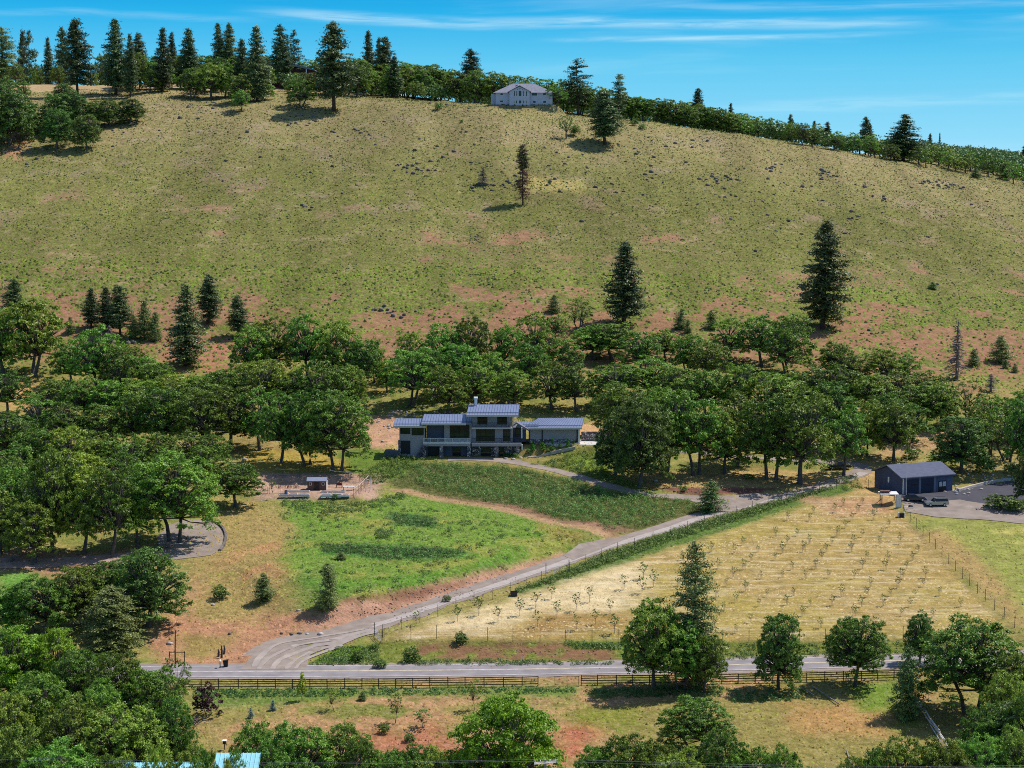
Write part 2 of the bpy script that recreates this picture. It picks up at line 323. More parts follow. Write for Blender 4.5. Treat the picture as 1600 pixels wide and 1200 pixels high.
M['dstucco'] = mat('blue grey siding', (0.10, 0.11, 0.15), 0.85, var=0.1, vscale=0.8)
M['tan'] = mat('tan fascia', (0.58, 0.52, 0.48), 0.8, var=0.08)
M['roofblue'] = mat('blue grey standing seam metal', (0.185, 0.22, 0.33), 0.45, metal=0.25, var=0.10, vscale=0.5, spec=0.5)
M['seam'] = mat('roof seams', (0.12, 0.145, 0.24), 0.5, metal=0.3)
M['uproof'] = mat('grey shingle roof', (0.21, 0.215, 0.26), 0.9, var=0.2, vscale=1.5)
M['upwall'] = mat('pale blue grey siding', (0.40, 0.43, 0.53), 0.85, var=0.06, vscale=1)
M['barnroof'] = mat('dark blue shingle roof', (0.085, 0.095, 0.145), 0.85, var=0.15, vscale=1.2, bump=0.3)
M['barnwall'] = mat('slate blue siding', (0.075, 0.090, 0.155), 0.75, var=0.12, vscale=0.7)
M['barntrim'] = mat('grey trim', (0.16, 0.16, 0.20), 0.8, var=0.1)
M['redwall'] = mat('maroon siding', (0.13, 0.03, 0.045), 0.85, var=0.15)
M['teal'] = mat('light turquoise metal roof', (0.30, 0.62, 0.70), 0.45, metal=0.1, var=0.08, vscale=0.6)
M['tire'] = mat('tyre rubber', (0.012, 0.012, 0.012), 0.85)
M['rim'] = mat('alloy', (0.45, 0.45, 0.47), 0.35, metal=0.8)
M['navy'] = mat('navy car paint', (0.018, 0.025, 0.055), 0.18, metal=0.3, spec=0.6)
M['silver'] = mat('silver car paint', (0.33, 0.34, 0.36), 0.22, metal=0.6, spec=0.6)
M['blackpaint'] = mat('black car paint', (0.010, 0.011, 0.014), 0.2, spec=0.6)
M['lamp'] = mat('headlight glass', (0.6, 0.6, 0.6), 0.1, spec=0.8)
M['tail'] = mat('tail light glass', (0.25, 0.015, 0.015), 0.2, spec=0.8)
M['shedwall'] = mat('brown shed boards', (0.13, 0.075, 0.06), 0.9, var=0.25, vscale=1.5)
M['shedroof'] = mat('grey blue shed roof', (0.20, 0.22, 0.30), 0.7, var=0.15)
M['soil'] = mat('garden soil', (0.07, 0.045, 0.035), 0.95, var=0.3)
M['bench'] = mat('bleached boards', (0.62, 0.58, 0.54), 0.85, var=0.2)
M['blue'] = mat('blue plastic', (0.08, 0.13, 0.30), 0.5)
M['red'] = mat('red painted wood', (0.18, 0.03, 0.03), 0.7)
M['netpost'] = mat('dark fence post', (0.075, 0.06, 0.05), 0.85, var=0.3)
def stonemat():
    m = bpy.data.materials.new('mixed field stone'); m.use_nodes = True; t = m.node_tree; b = t.nodes['Principled BSDF']; b.inputs['Roughness'].default_value = 0.9
    c = t.nodes.new('ShaderNodeTexCoord'); v = t.nodes.new('ShaderNodeTexVoronoi'); v.inputs['Scale'].default_value = 2.4; t.links.new(c.outputs['Object'], v.inputs['Vector'])
    r = t.nodes.new('ShaderNodeValToRGB'); s = t.nodes.new('ShaderNodeSeparateColor'); t.links.new(v.outputs['Color'], s.inputs[0]); t.links.new(s.outputs[0], r.inputs[0])
    e = r.color_ramp.elements; e[0].color = (0.08, 0.065, 0.07, 1); e[1].color = (0.70, 0.62, 0.56, 1); q = e.new(0.5); q.color = (0.30, 0.25, 0.24, 1)
    v2 = t.nodes.new('ShaderNodeTexVoronoi'); v2.feature = 'DISTANCE_TO_EDGE'; v2.inputs['Scale'].default_value = 2.4; t.links.new(c.outputs['Object'], v2.inputs['Vector'])
    k = t.nodes.new('ShaderNodeMapRange'); k.inputs['From Max'].default_value = 0.08; t.links.new(v2.outputs[0], k.inputs['Value'])
    mx = t.nodes.new('ShaderNodeMix'); mx.data_type = 'RGBA'; mx.inputs['A'].default_value = (0.05, 0.045, 0.045, 1); t.links.new(k.outputs[0], mx.inputs['Factor']); t.links.new(r.outputs[0], mx.inputs['B']); t.links.new(mx.outputs['Result'], b.inputs['Base Color'])
    bp = t.nodes.new('ShaderNodeBump'); bp.inputs['Distance'].default_value = 0.15; t.links.new(k.outputs[0], bp.inputs['Height']); t.links.new(bp.outputs[0], b.inputs['Normal'])
    return m
M['stone'] = stonemat()
def groundmat(name, fine=1.0):
    """surface colour stored on the vertices, broken up by tufts, soil and cut straw"""
    m = bpy.data.materials.new(name); m.use_nodes = True; t = m.node_tree; N = t.nodes; L = t.links; b = N['Principled BSDF']; b.inputs['Roughness'].default_value = 0.95; b.inputs['Specular IOR Level'].default_value = 0.05
    c = N.new('ShaderNodeTexCoord'); at = N.new('ShaderNodeAttribute'); at.attribute_name = 'col'; ta = N.new('ShaderNodeAttribute'); ta.attribute_name = 'tuft'; st = N.new('ShaderNodeAttribute'); st.attribute_name = 'straw'
    def noise(sc, det=5, rough=0.6, mapping=None):
        n = N.new('ShaderNodeTexNoise'); n.inputs['Scale'].default_value = sc; n.inputs['Detail'].default_value = det; n.inputs['Roughness'].default_value = rough
        if mapping:
            q = N.new('ShaderNodeMapping'); q.inputs['Scale'].default_value = mapping; L.new(c.outputs['Object'], q.inputs[0]); L.new(q.outputs[0], n.inputs['Vector'])
        else: L.new(c.outputs['Object'], n.inputs['Vector'])
        return n
    def rng(src, a, b_, c0, c1):
        r = N.new('ShaderNodeMapRange'); r.inputs['From Min'].default_value = a; r.inputs['From Max'].default_value = b_; r.inputs['To Min'].default_value = c0; r.inputs['To Max'].default_value = c1; L.new(src, r.inputs['Value']); return r.outputs[0]
    def mixc(f, a, b_, blend='MIX'):
        x = N.new('ShaderNodeMix'); x.data_type = 'RGBA'; x.blend_type = blend
        for s, k in ((f, 'Factor'), (a, 'A'), (b_, 'B')):
            if isinstance(s, (tuple, float, int)): x.inputs[k].default_value = s
            else: L.new(s, x.inputs[k])
        return x.outputs['Result']
    def mul(a, b_):
        x = N.new('ShaderNodeMath'); x.operation = 'MULTIPLY'
        for i, s in enumerate((a, b_)):
            if isinstance(s, (float, int)): x.inputs[i].default_value = s
            else: L.new(s, x.inputs[i])
        return x.outputs[0]
    big = noise(0.05, 6, 0.6); mid = noise(0.45, 6, 0.7); sm = noise(1.5, 4, 0.75)
    col = at.outputs['Color']
    v = rng(mid.outputs[0], 0.32, 0.68, 0.66, 1.34); vv = N.new('ShaderNodeCombineXYZ'); [L.new(v, vv.inputs[i]) for i in range(3)]
    col = mixc(0.9, col, vv.outputs[0], 'MULTIPLY')
    # greener tufts and paler dry blades
    f1 = mul(rng(sm.outputs[0], 0.50, 0.60, 0, 1), mul(ta.outputs['Fac'], 0.75)); col = mixc(f1, col, mixc(1.0, col, (0.55, 0.68, 0.40, 1), 'MULTIPLY'))
    f2 = mul(rng(sm.outputs[0], 0.47, 0.36, 0, 1), mul(ta.outputs['Fac'], 0.45)); col = mixc(f2, col, (0.40, 0.34, 0.22, 1))
    # cut straw lying in rows
    s1 = noise(1.0, 6, 0.65, (0.10, 0.62, 0.5)); s2 = noise(1.0, 5, 0.7, (0.5, 1.6, 1)); 
    fs = mul(rng(s1.outputs[0], 0.49, 0.66, 0, 0.7), st.outputs['Fac']); fs = mul(fs, rng(s2.outputs[0], 0.35, 0.6, 0.3, 1)); col = mixc(fs, col, (0.64, 0.53, 0.34, 1))
    L.new(col, b.inputs['Base Color'])
    bp = N.new('ShaderNodeBump'); bp.inputs['Strength'].default_value = 0.9; bp.inputs['Distance'].default_value = 0.35; 
    hh = N.new('ShaderNodeMath'); hh.operation = 'ADD'; L.new(sm.outputs[0], hh.inputs[0]); L.new(mid.outputs[0], hh.inputs[1]); L.new(hh.outputs[0], bp.inputs['Height']); L.new(bp.outputs[0], b.inputs['Normal'])
    return m
M['ground'] = groundmat('ground cover')
def gravelmat():
    m = mat('grey gravel', (0.30, 0.265, 0.26), 0.95, var=0.14, vscale=0.5, bump=0.4, bscale=5)
    return m
M['gravel'] = gravelmat()
M['pgravel'] = mat('pinkish gravel', (0.25, 0.20, 0.168), 0.95, var=0.18, vscale=0.5, bump=0.4, bscale=5)
M['track'] = mat('packed pale gravel', (0.36, 0.31, 0.28), 0.95, var=0.12, vscale=0.6, bump=0.3, bscale=5)
# ------------------------------------------------------------------ ground sheet
GA = 0.80
def C(r, g, b): return tuple(x * GA for x in s2l((r, g, b)))
u_f = np.arange(-0.306, 0.3061, 0.0013); u_c = np.array([-4, -2.5, -1.5, -1.0, -0.75, -0.6, -0.5, -0.45, -0.41, -0.38, -0.36, -0.34, -0.33, -0.32, -0.313])
us = np.concatenate([u_c, u_f, -u_c[::-1]])
ys = np.concatenate([np.array([1, 20, 50, 90, 130, 160, 180, 195, 205, 212]), np.arange(217, 300, 0.7), np.arange(300, 430, 0.9), np.arange(430, 790, 1.6), np.arange(790, 1100, 8), np.array([1150, 1250, 1400, 1600, 1900, 2199, 3000, 5000, 9000])])
GU, GY = np.meshgrid(us, ys); GX = GU * GY
# beside the frame the fan is widened near the camera so that the ground closes under it
GX = np.where(np.abs(GU) > 0.32, GX + np.sign(GU) * (np.abs(GU) - 0.32) * 400, GX)
gz = H(GX, GY); gz = np.where(GY > 2199, gz - (GY - 2199) * 0.02, gz)
PX = 800 + F * GU   # only used to vary broad tones sideways
warp = lambda s, sc: (fbm(GX / sc + 11, GY / sc, s) - 0.5) * 2
n1 = fbm(GX / 30, GY / 30, 21, 5); n2 = fbm(GX / 9, GY / 9, 31, 5); n3 = fbm(GX / 70, GY / 45, 41, 4); n4 = fbm(GX / 3.2, GY / 3.2, 51, 3)
col = np.zeros(GX.shape + (3,)); tuft = np.full(GX.shape, 0.9); straw = np.zeros(GX.shape)
def lay(c, k):
    global col
    col = col * (1 - k[..., None]) + np.array(c) * k[..., None]
hill_g = C(126, 122, 68); hill_t = C(150, 130, 92); pink = C(166, 118, 94); gold = C(160, 146, 86); red = C(178, 126, 98)
col[:] = hill_g
lay(hill_t, sstep(n2 * 0.6 + n1 * 0.4, 0.46, 0.68) * 0.75)
hf = 0.62 + 0.62 * fbm(GX / 11, GY / 70, 91, 4); tr_l = np.exp(-((fbm(GX / 60, GY / 22, 95, 3) - 0.5) / 0.006) ** 2) + np.exp(-((fbm(GX / 90, GY / 30, 97, 3) - 0.46) / 0.005) ** 2)
lay(C(172, 150, 112), sstep(GY, 640, 720) * 0.55)                       # drier towards the crest
lay(C(160, 142, 118), sstep(n2, 0.6, 0.72) * 0.5 * sstep(GY, 560, 640))
lay(C(182, 158, 122), np.clip(tr_l, 0, 1) * 0.55 * sstep(GY, 500, 540)); col *= (1 + (hf - 0.93) * sstep(GY, 490, 530))[..., None]
pk = sstep(n2 * 0.55 + n1 * 0.30 + n4 * 0.15 + 0.20 * (1 - sstep(GY, 500, 575)) - 0.04, 0.55, 0.64) * (1 - sstep(GY, 600, 660)); lay(pink, pk * 0.7); tuft = tuft * (1 - 0.6 * pk)
# dry grass under the oaks and around the houses
un = 1 - sstep(GY + (n1 - 0.5) * 30, 470, 500); lay(gold, un); lay(C(128, 134, 66), un * sstep(n2, 0.46, 0.60) * 0.85); lay(red, un * sstep(n1 * 0.5 + n2 * 0.5, 0.55, 0.66) * 0.35)
ZN = []
def zone(pts, c, k=1.0, soft=2.0, wp=2.0, tf=None, sw=None, nz=None, seed=1):
    P = GP(pts); sdv = poly_sd(GX, GY, P) + warp(seed, 5) * wp; f = sstep(sdv, -soft, soft) * k
    if nz is not None: f = f * sstep(nz[0], nz[1], nz[2])
    lay(c, f)
    global tuft, straw
    if tf is not None: tuft = tuft * (1 - f) + tf * f
    if sw is not None: straw = straw * (1 - f) + sw * f
    else: straw = straw * (1 - f)
# broad pink bands at the foot of the hill
for P in ([(60, 455), (135, 485), (180, 520), (120, 500), (40, 470)], [(200, 530), (420, 520), (430, 560), (330, 600), (240, 560)], [(640, 492), (840, 480), (860, 505), (700, 512)], [(1000, 510), (1120, 525), (1140, 545), (1010, 545)],
          [(1290, 460), (1420, 480), (1440, 545), (1300, 560), (1330, 500)], [(1400, 540), (1600, 540), (1600, 640), (1500, 640), (1360, 570)], [(400, 470), (520, 500), (450, 520), (380, 490)], [(1100, 440), (1180, 470), (1260, 520), (1160, 500)]):
    zone(P, pink if P[0][0] != 200 else C(182, 122, 100), 0.78, 5, 6, 0.5, seed=P[0][0], nz=(n2 * 0.5 + n4 * 0.5, 0.38, 0.58))
zone([(0, 240), (40, 170), (60, 200), (30, 250)], C(196, 140, 110), 0.8, 3, 3)
zone([(0, 125), (640, 125), (660, 152), (300, 150), (0, 140)], C(205, 170, 130), 0.6, 6, 6)
zone([(770, 163), (1000, 170), (960, 176), (780, 168)], C(205, 140, 125), 0.8, 2, 1)
zone([(820, 275), (900, 280), (910, 300), (830, 300)], C(200, 178, 110), 0.7, 3, 4)
# grass near the road, south side
zone([(-200, 1060), (1900, 1040), (1900, 1400), (-200, 1400)], C(152, 138, 80), 1, 1, 0.5, 0.8)
k = sstep(poly_sd(GX, GY, GP([(-200, 1062), (1900, 1042), (1900, 1400), (-200, 1400)])), -1, 1)
lay(C(188, 144, 106), k * sstep(n1 * 0.5 + n2 * 0.5, 0.48, 0.60) * 0.9); lay(C(116, 128, 54), k * sstep(n2 * 0.7 + n4 * 0.3, 0.54, 0.64) * 0.8)
zone([(300, 1076), (900, 1072), (900, 1088), (560, 1092), (300, 1110)], C(104, 130, 58), 0.85, 1.5, 2)
zone([(560, 1150), (700, 1120), (720, 1180), (600, 1190)], C(180, 112, 88), 0.8, 3, 4)
zone([(870, 1140), (920, 1130), (920, 1180), (880, 1190)], C(190, 108, 86), 0.8, 3, 3)
zone([(880, 1105), (1010, 1100), (1000, 1135), (900, 1130)], C(130, 134, 52), 0.8, 3, 3)
zone([(1240, 1100), (1400, 1100), (1390, 1150), (1240, 1150)], C(190, 140, 92), 0.7, 4, 4)
zone([(1330, 1070), (1400, 1065), (1400, 1110), (1350, 1110)], C(116, 142, 54), 0.9, 2, 2)
# slope left of the drive mouth
zone([(240, 1045), (395, 1046), (420, 1010), (470, 985), (530, 990), (700, 937), (700, 905), (520, 955), (440, 960), (380, 900), (340, 860), (300, 900), (240, 1000)], C(188, 138, 106), 1, 2, 2.5, 0.5)
zone([(330, 800), (400, 780), (480, 830), (470, 930), (380, 980), (290, 960), (300, 880)], C(166, 142, 88), 1, 4, 4, 0.8)
zone([(340, 810), (440, 810), (460, 900), (360, 930)], C(192, 140, 100), 0.7, 3, 4, nz=(n2, 0.45, 0.6))
zone([(290, 990), (360, 1000), (350, 1030), (270, 1030)], C(142, 138, 62), 0.6, 3, 3)
# meadow
MEADOW = [(430, 780), (560, 790), (600, 765), (640, 768), (760, 790), (880, 818), (960, 842), (900, 862), (840, 885), (740, 905), (640, 925), (560, 945), (470, 950), (440, 870), (460, 820)]
zone(MEADOW, C(116, 142, 58), 1, 2.5, 3, 1.0)
zone(MEADOW, C(150, 148, 72), 0.8, 2, 3, 1.0, nz=(n2, 0.50, 0.62))
zone(MEADOW, C(94, 120, 56), 0.7, 2, 3, 1.0, nz=(n1, 0.54, 0.64))
zone([(500, 850), (720, 858), (730, 872), (600, 876), (500, 866)], C(66, 112, 52), 0.9, 1.5, 1.5)
zone([(610, 800), (690, 808), (680, 825), (610, 820)], C(60, 104, 56), 0.9, 1.5, 1.5)
zone([(480, 905), (640, 900), (800, 870), (820, 885), (640, 920), (500, 935)], C(96, 138, 48), 0.8, 2, 2)
zone([(850, 822), (940, 842), (900, 850), (860, 838)], C(150, 132, 70), 0.8, 2, 2)
# cut bank beside the drive
zone([(470, 985), (540, 940), (620, 935), (700, 905), (800, 885), (880, 866), (860, 880), (760, 913), (700, 930), (600, 962), (520, 988)], C(192, 146, 120), 1, 1.2, 1.2, 0.3)
zone([(540, 938), (620, 925), (740, 905), (720, 915), (620, 940)], C(138, 96, 76), 0.9, 1, 1)
# bank below the house
BANK = [(600, 745), (640, 722), (700, 724), (790, 728), (880, 745), (960, 768), (1090, 784), (1100, 795), (1010, 826), (960, 838), (860, 815), (740, 786), (620, 762)]
zone(BANK, C(92, 96, 50), 1, 1.2, 1, 0.9)
zone([(690, 775), (800, 788), (880, 812), (990, 828), (950, 838), (860, 815), (740, 786)], C(150, 112, 92), 0.9, 1.5, 1.5, 0.4)
zone([(600, 764), (640, 764), (760, 788), (880, 816), (985, 838), (960, 845), (860, 820), (740, 790)], C(184, 146, 112), 0.85, 0.7, 0.8, 0.3)
zone([(530, 700), (600, 700), (660, 715), (620, 745), (560, 760), (500, 740)], C(104, 128, 50), 0.9, 2, 2)
zone([(560, 660), (620, 640), (640, 690), (600, 702), (550, 695)], C(196, 152, 122), 0.95, 2, 2, 0.3)
zone([(400, 738), (600, 742), (590, 782), (400, 782)], C(186, 152, 130), 1, 1.5, 1, 0.2)
zone([(380, 700), (520, 705), (540, 735), (400, 738)], C(176, 150, 74), 0.9, 2, 3)
# triangle between spur and wood
zone([(830, 725), (900, 700), (960, 698), (960, 745), (1040, 768), (960, 760), (880, 738)], C(120, 126, 56), 1, 1.5, 1.2)
zone([(880, 702), (960, 700), (940, 740), (900, 730)], C(128, 150, 50), 0.8, 2, 2)
zone([(1000, 738), (1290, 735), (1290, 752), (1180, 768), (1090, 770), (1010, 762)], C(190, 158, 104), 0.9, 1.5, 1.5)
zone([(1010, 762), (1200, 762), (1270, 755), (1180, 772), (1090, 776)], C(134, 92, 78), 1, 1, 1, 0.1)
zone([(880, 662), (960, 660), (960, 680), (890, 680)], C(214, 170, 122), 1, 1.5, 1.5, 0.3)
# verge along the drive
zone([(800, 925), (880, 893), (960, 860), (1060, 825), (1180, 790), (1310, 756), (1350, 765), (1270, 782), (1150, 822), (1040, 858), (900, 905), (810, 930)], C(96, 118, 56), 1, 0.8, 1.0, 0.8)
# orchard
ORCH = [(610, 995), (720, 965), (820, 930), (930, 897), (1050, 860), (1180, 818), (1290, 782), (1340, 765), (1395, 780), (1410, 806), (1480, 880), (1565, 975), (1500, 996), (1200, 1002), (860, 1000)]
zone(ORCH, C(172, 150, 82), 1, 1.0, 0.8, 0.5, 1.0)
zone(ORCH, C(176, 146, 92), 0.7, 1, 1, 0.5, 1.0, nz=(n1, 0.46, 0.58))
zone([(640, 990), (720, 962), (820, 930), (930, 897), (1000, 880), (1010, 930), (960, 960), (850, 955), (760, 985)], C(224, 200, 156), 0.85, 3, 3, 0.2, 1.6)
zone([(860, 955), (1000, 960), (1000, 985), (820, 990)], C(158, 112, 70), 0.5, 3, 3, 0.3, 0.8)
zone([(1240, 775), (1390, 778), (1400, 800), (1300, 810)], C(184, 138, 104), 0.8, 2, 2, 0.3, 0.8)
zone([(1330, 740), (1370, 735), (1420, 775), (1400, 785), (1340, 768)], C(196, 160, 108), 0.9, 2, 2, 0.4)
# bank between orchard and road
zone([(480, 1040), (1500, 1030), (1500, 1002), (860, 1004), (600, 1002), (520, 1010)], C(120, 126, 56), 1, 0.8, 0.8, 0.8)
zone([(660, 1006), (880, 1004), (960, 1015), (960, 1032), (700, 1030), (640, 1020)], C(142, 100, 78), 0.9, 1.5, 1.2, 0.2, nz=(n4, 0.25, 0.5))
zone([(880, 1003), (980, 1004), (980, 1014), (900, 1012)], C(100, 148, 48), 0.9, 1, 0.5)
zone([(480, 1040), (530, 1008), (590, 1008), (560, 1040)], C(110, 150, 44), 0.9, 1, 1)
# right lawn
zone([(1420, 815), (1470, 808), (1600, 818), (1760, 840), (1760, 960), (1600, 960), (1560, 940), (1480, 870)], C(154, 154, 80), 1, 1, 1, 0.7)
zone([(1430, 830), (1500, 895), (1590, 975), (1600, 950), (1540, 880), (1470, 830)], C(178, 146, 96), 0.9, 2.5, 2, 0.5)
zone([(1500, 825), (1600, 830), (1600, 850), (1510, 840)], C(205, 190, 110), 0.8, 3, 3, 0.5, nz=(n2, 0.4, 0.6))
zone([(1490, 760), (1600, 738), (1600, 700), (1500, 700)], C(166, 148, 92), 0.8, 2, 2)
zone([(1410, 670), (1480, 665), (1490, 700), (1400, 710), (1350, 730)], C(190, 154, 112), 0.9, 3, 3)
zone([(0, 590), (60, 575), (60, 640), (20, 640)], C(206, 160, 104), 0.9, 3, 3)
zone([(0, 862), (160, 862), (240, 850), (250, 885), (100, 900), (0, 900)], C(176, 130, 104), 0.8, 2, 2)
zone([(0, 895), (60, 895), (60, 920), (0, 930)], C(100, 150, 60), 0.9, 2, 2)
nr, nc = GX.shape; idx = np.arange(nr * nc).reshape(nr, nc)
Q = np.stack([idx[:-1, :-1], idx[:-1, 1:], idx[1:, 1:], idx[1:, :-1]], -1).reshape(-1, 4)
g = npmesh('ground', np.stack([GX, GY, gz], -1), Q, M['ground'], cols={'col': np.clip(col, 0, 1).reshape(-1, 3), 'tuft': tuft.ravel(), 'straw': straw.ravel()}, smooth=True)
tag(g, kind='structure')
# ------------------------------------------------------------------ roads laid as draped ribbons
def resample(P, step):
    out = [Vector(P[0])]; 
    for i in range(len(P) - 1):
        p0 = P[max(i - 1, 0)]; p1 = P[i]; p2 = P[i + 1]; p3 = P[min(i + 2, len(P) - 1)]; n = max(1, int((p2 - p1).length / step))
        for j in range(1, n + 1):
            t = j / n; out.append(0.5 * ((2 * p1) + (p2 - p0) * t + (2 * p0 - 5 * p1 + 4 * p2 - p3) * t * t + (3 * p1 - p0 - 3 * p2 + p3) * t ** 3))
    return out
def ribbon(name, P, wid, m, off, cuts=6, ragged=0.0, lift=0.0, seed=0, step=1.2, kind='structure', parent=None):
    P = [Vector((p.x, p.y, 0)) for p in P]; P = resample(P, step); rr = random.Random(seed); V = []; n = len(P)
    ws = wid if isinstance(wid, (list, tuple)) else [wid, wid]; a = b = 0
    for i, p in enumerate(P):
        t = P[min(i + 1, n - 1)] - P[max(i - 1, 0)]; t.normalize(); s = Vector((-t.y, t.x, 0)); wdt = np.interp(i / (n - 1), np.linspace(0, 1, len(ws)), ws) / 2
        a = a * 0.6 + rr.uniform(-1, 1) * ragged; b = b * 0.6 + rr.uniform(-1, 1) * ragged
        for j in range(cuts + 1):
            q = p + s * (lift + (j / cuts * 2 - 1) * wdt + (a if j == 0 else b if j == cuts else 0)); V.append((q.x, q.y, h(q.x, q.y) + off))
    k = cuts + 1; Fc = [(i * k + j, i * k + j + 1, (i + 1) * k + j + 1, (i + 1) * k + j) for i in range(n - 1) for j in range(cuts)]
    Fc = [f[::-1] for f in Fc]
    o = npmesh(name, V, Fc, m, parent=parent, smooth=True)
    if parent is None: tag(o, kind=kind)
    return o
ribbon('road_shoulder', ROAD, 9.0, M['pgravel'], 0.03, ragged=0.3, seed=4)
ribbon('road', ROAD, 6.8, M['asphalt'], 0.06)
ribbon('road_marking', ROAD, 0.16, M['line'], 0.075, cuts=1, lift=0.14)
ribbon('road_marking', ROAD, 0.16, M['line'], 0.075, cuts=1, lift=-0.14)
ribbon('road_marking', ROAD, 0.14, M['wline'], 0.075, cuts=1, lift=3.1)
ribbon('road_marking', ROAD, 0.14, M['wline'], 0.075, cuts=1, lift=-3.1)
ribbon('driveway', DRIVE[1:16], [7, 6.2, 5.2, 5.0, 5.0, 5.0, 5.0, 5.0], M['pgravel'], 0.045, ragged=0.3, seed=5)
ribbon('driveway_wheel_track', DRIVE[2:16], 2.0, M['track'], 0.065, cuts=2, ragged=0.2, lift=-0.8, seed=6)
ribbon('upper_driveway', DRIVE[14:], 4.2, M['pgravel'], 0.05, ragged=0.25, seed=7)
ribbon('house_driveway', SPUR, [6, 4.4, 3.8, 3.6, 3.6, 4.5, 4.5], M['pgravel'], 0.055, ragged=0.2, seed=8)
def sheet(name, pts, m, off, step=1.2, world=False):
    """draped polygon: a grid clipped to a world polygon"""
    P = [Vector((p[0], p[1], 0)) for p in pts] if world else GP(pts)
    xs = [p.x for p in P]; yy = [p.y for p in P]; me = bpy.data.meshes.new(name)
    import bmesh
    bm = bmesh.new(); f = bm.faces.new([bm.verts.new((p.x, p.y, 0)) for p in P])
    for ax, lo, hi in ((0, min(xs), max(xs)), (1, min(yy), max(yy))):
        v = lo + step
        while v < hi:
            co = (v, 0, 0) if ax == 0 else (0, v, 0); no = (1, 0, 0) if ax == 0 else (0, 1, 0)
            bmesh.ops.bisect_plane(bm, geom=bm.verts[:] + bm.edges[:] + bm.faces[:], plane_co=co, plane_no=no); v += step
    for v in bm.verts: v.co.z = h(v.co.x, v.co.y) + off
    bmesh.ops.recalc_face_normals(bm, faces=bm.faces)
    if bm.faces and sum(f.normal.z for f in bm.faces) < 0: bmesh.ops.reverse_faces(bm, faces=bm.faces)
    bm.to_mesh(me); bm.free(); me.materials.append(m); o = put(bpy.data.objects.new(name, me)); tag(o, kind='structure'); return o
sheet('driveway_mouth', [(374, 1047), (388, 1032), (405, 1014), (440, 999), (500, 992), (560, 978), (590, 975), (560, 992), (510, 1008), (484, 1024), (478, 1046)], M['pgravel'], 0.08)
for k_, l_ in enumerate(([(405, 1046), (420, 1030), (455, 1013), (520, 999), (580, 984)], [(425, 1046), (437, 1032), (470, 1017), (530, 1003), (590, 985)], [(448, 1046), (458, 1034), (485, 1021), (535, 1006), (590, 987)], [(463, 1046), (470, 1036), (492, 1024), (535, 1008)], [(398, 1043), (410, 1024), (440, 1006), (500, 996), (570, 984)])): ribbon('driveway_wheel_track', GP(l_), 0.75, M['rut'], 0.11 + .004 * k_, cuts=1, ragged=0.16, seed=20 + k_)
sheet('driveway_turnout', [(880, 868), (905, 850), (945, 842), (990, 838), (940, 858), (895, 876)], M['pgravel'], 0.075)
sheet('driveway_junction', [(1075, 778), (1130, 776), (1205, 772), (1190, 784), (1140, 800), (1100, 803), (1120, 792), (1095, 783)], M['pgravel'], 0.075)
sheet('parking_apron', [(1407, 776), (1409, 771), (1492, 766), (1545, 757), (1600, 747), (1720, 735), (1720, 820), (1600, 797), (1500, 781), (1450, 790), (1412, 790)], M['darkasphalt'], 0.06)
sheet('gravel_strip', [(1405, 778), (1440, 786), (1500, 781), (1600, 797), (1720, 820), (1720, 850), (1600, 819), (1530, 812), (1460, 808), (1415, 800)], M['pgravel'], 0.09)
sheet('gravel_loop', [(245, 840), (262, 822), (290, 812), (320, 812), (342, 822), (353, 838), (350, 856), (330, 868), (265, 876), (250, 862)], M['pgravel'], 0.08)
sheet('dirt_path', [(-80, 872), (60, 874), (180, 866), (250, 856), (260, 868), (180, 880), (60, 888), (-80, 890)], mat('pale dirt', (0.34, 0.23, 0.18), 0.95, var=0.2, vscale=0.6), 0.07)
sheet('courtyard', [(903, 689), (912, 685), (952, 688), (985, 690), (985, 698), (950, 697), (905, 695)], M['concrete'], 0.06)
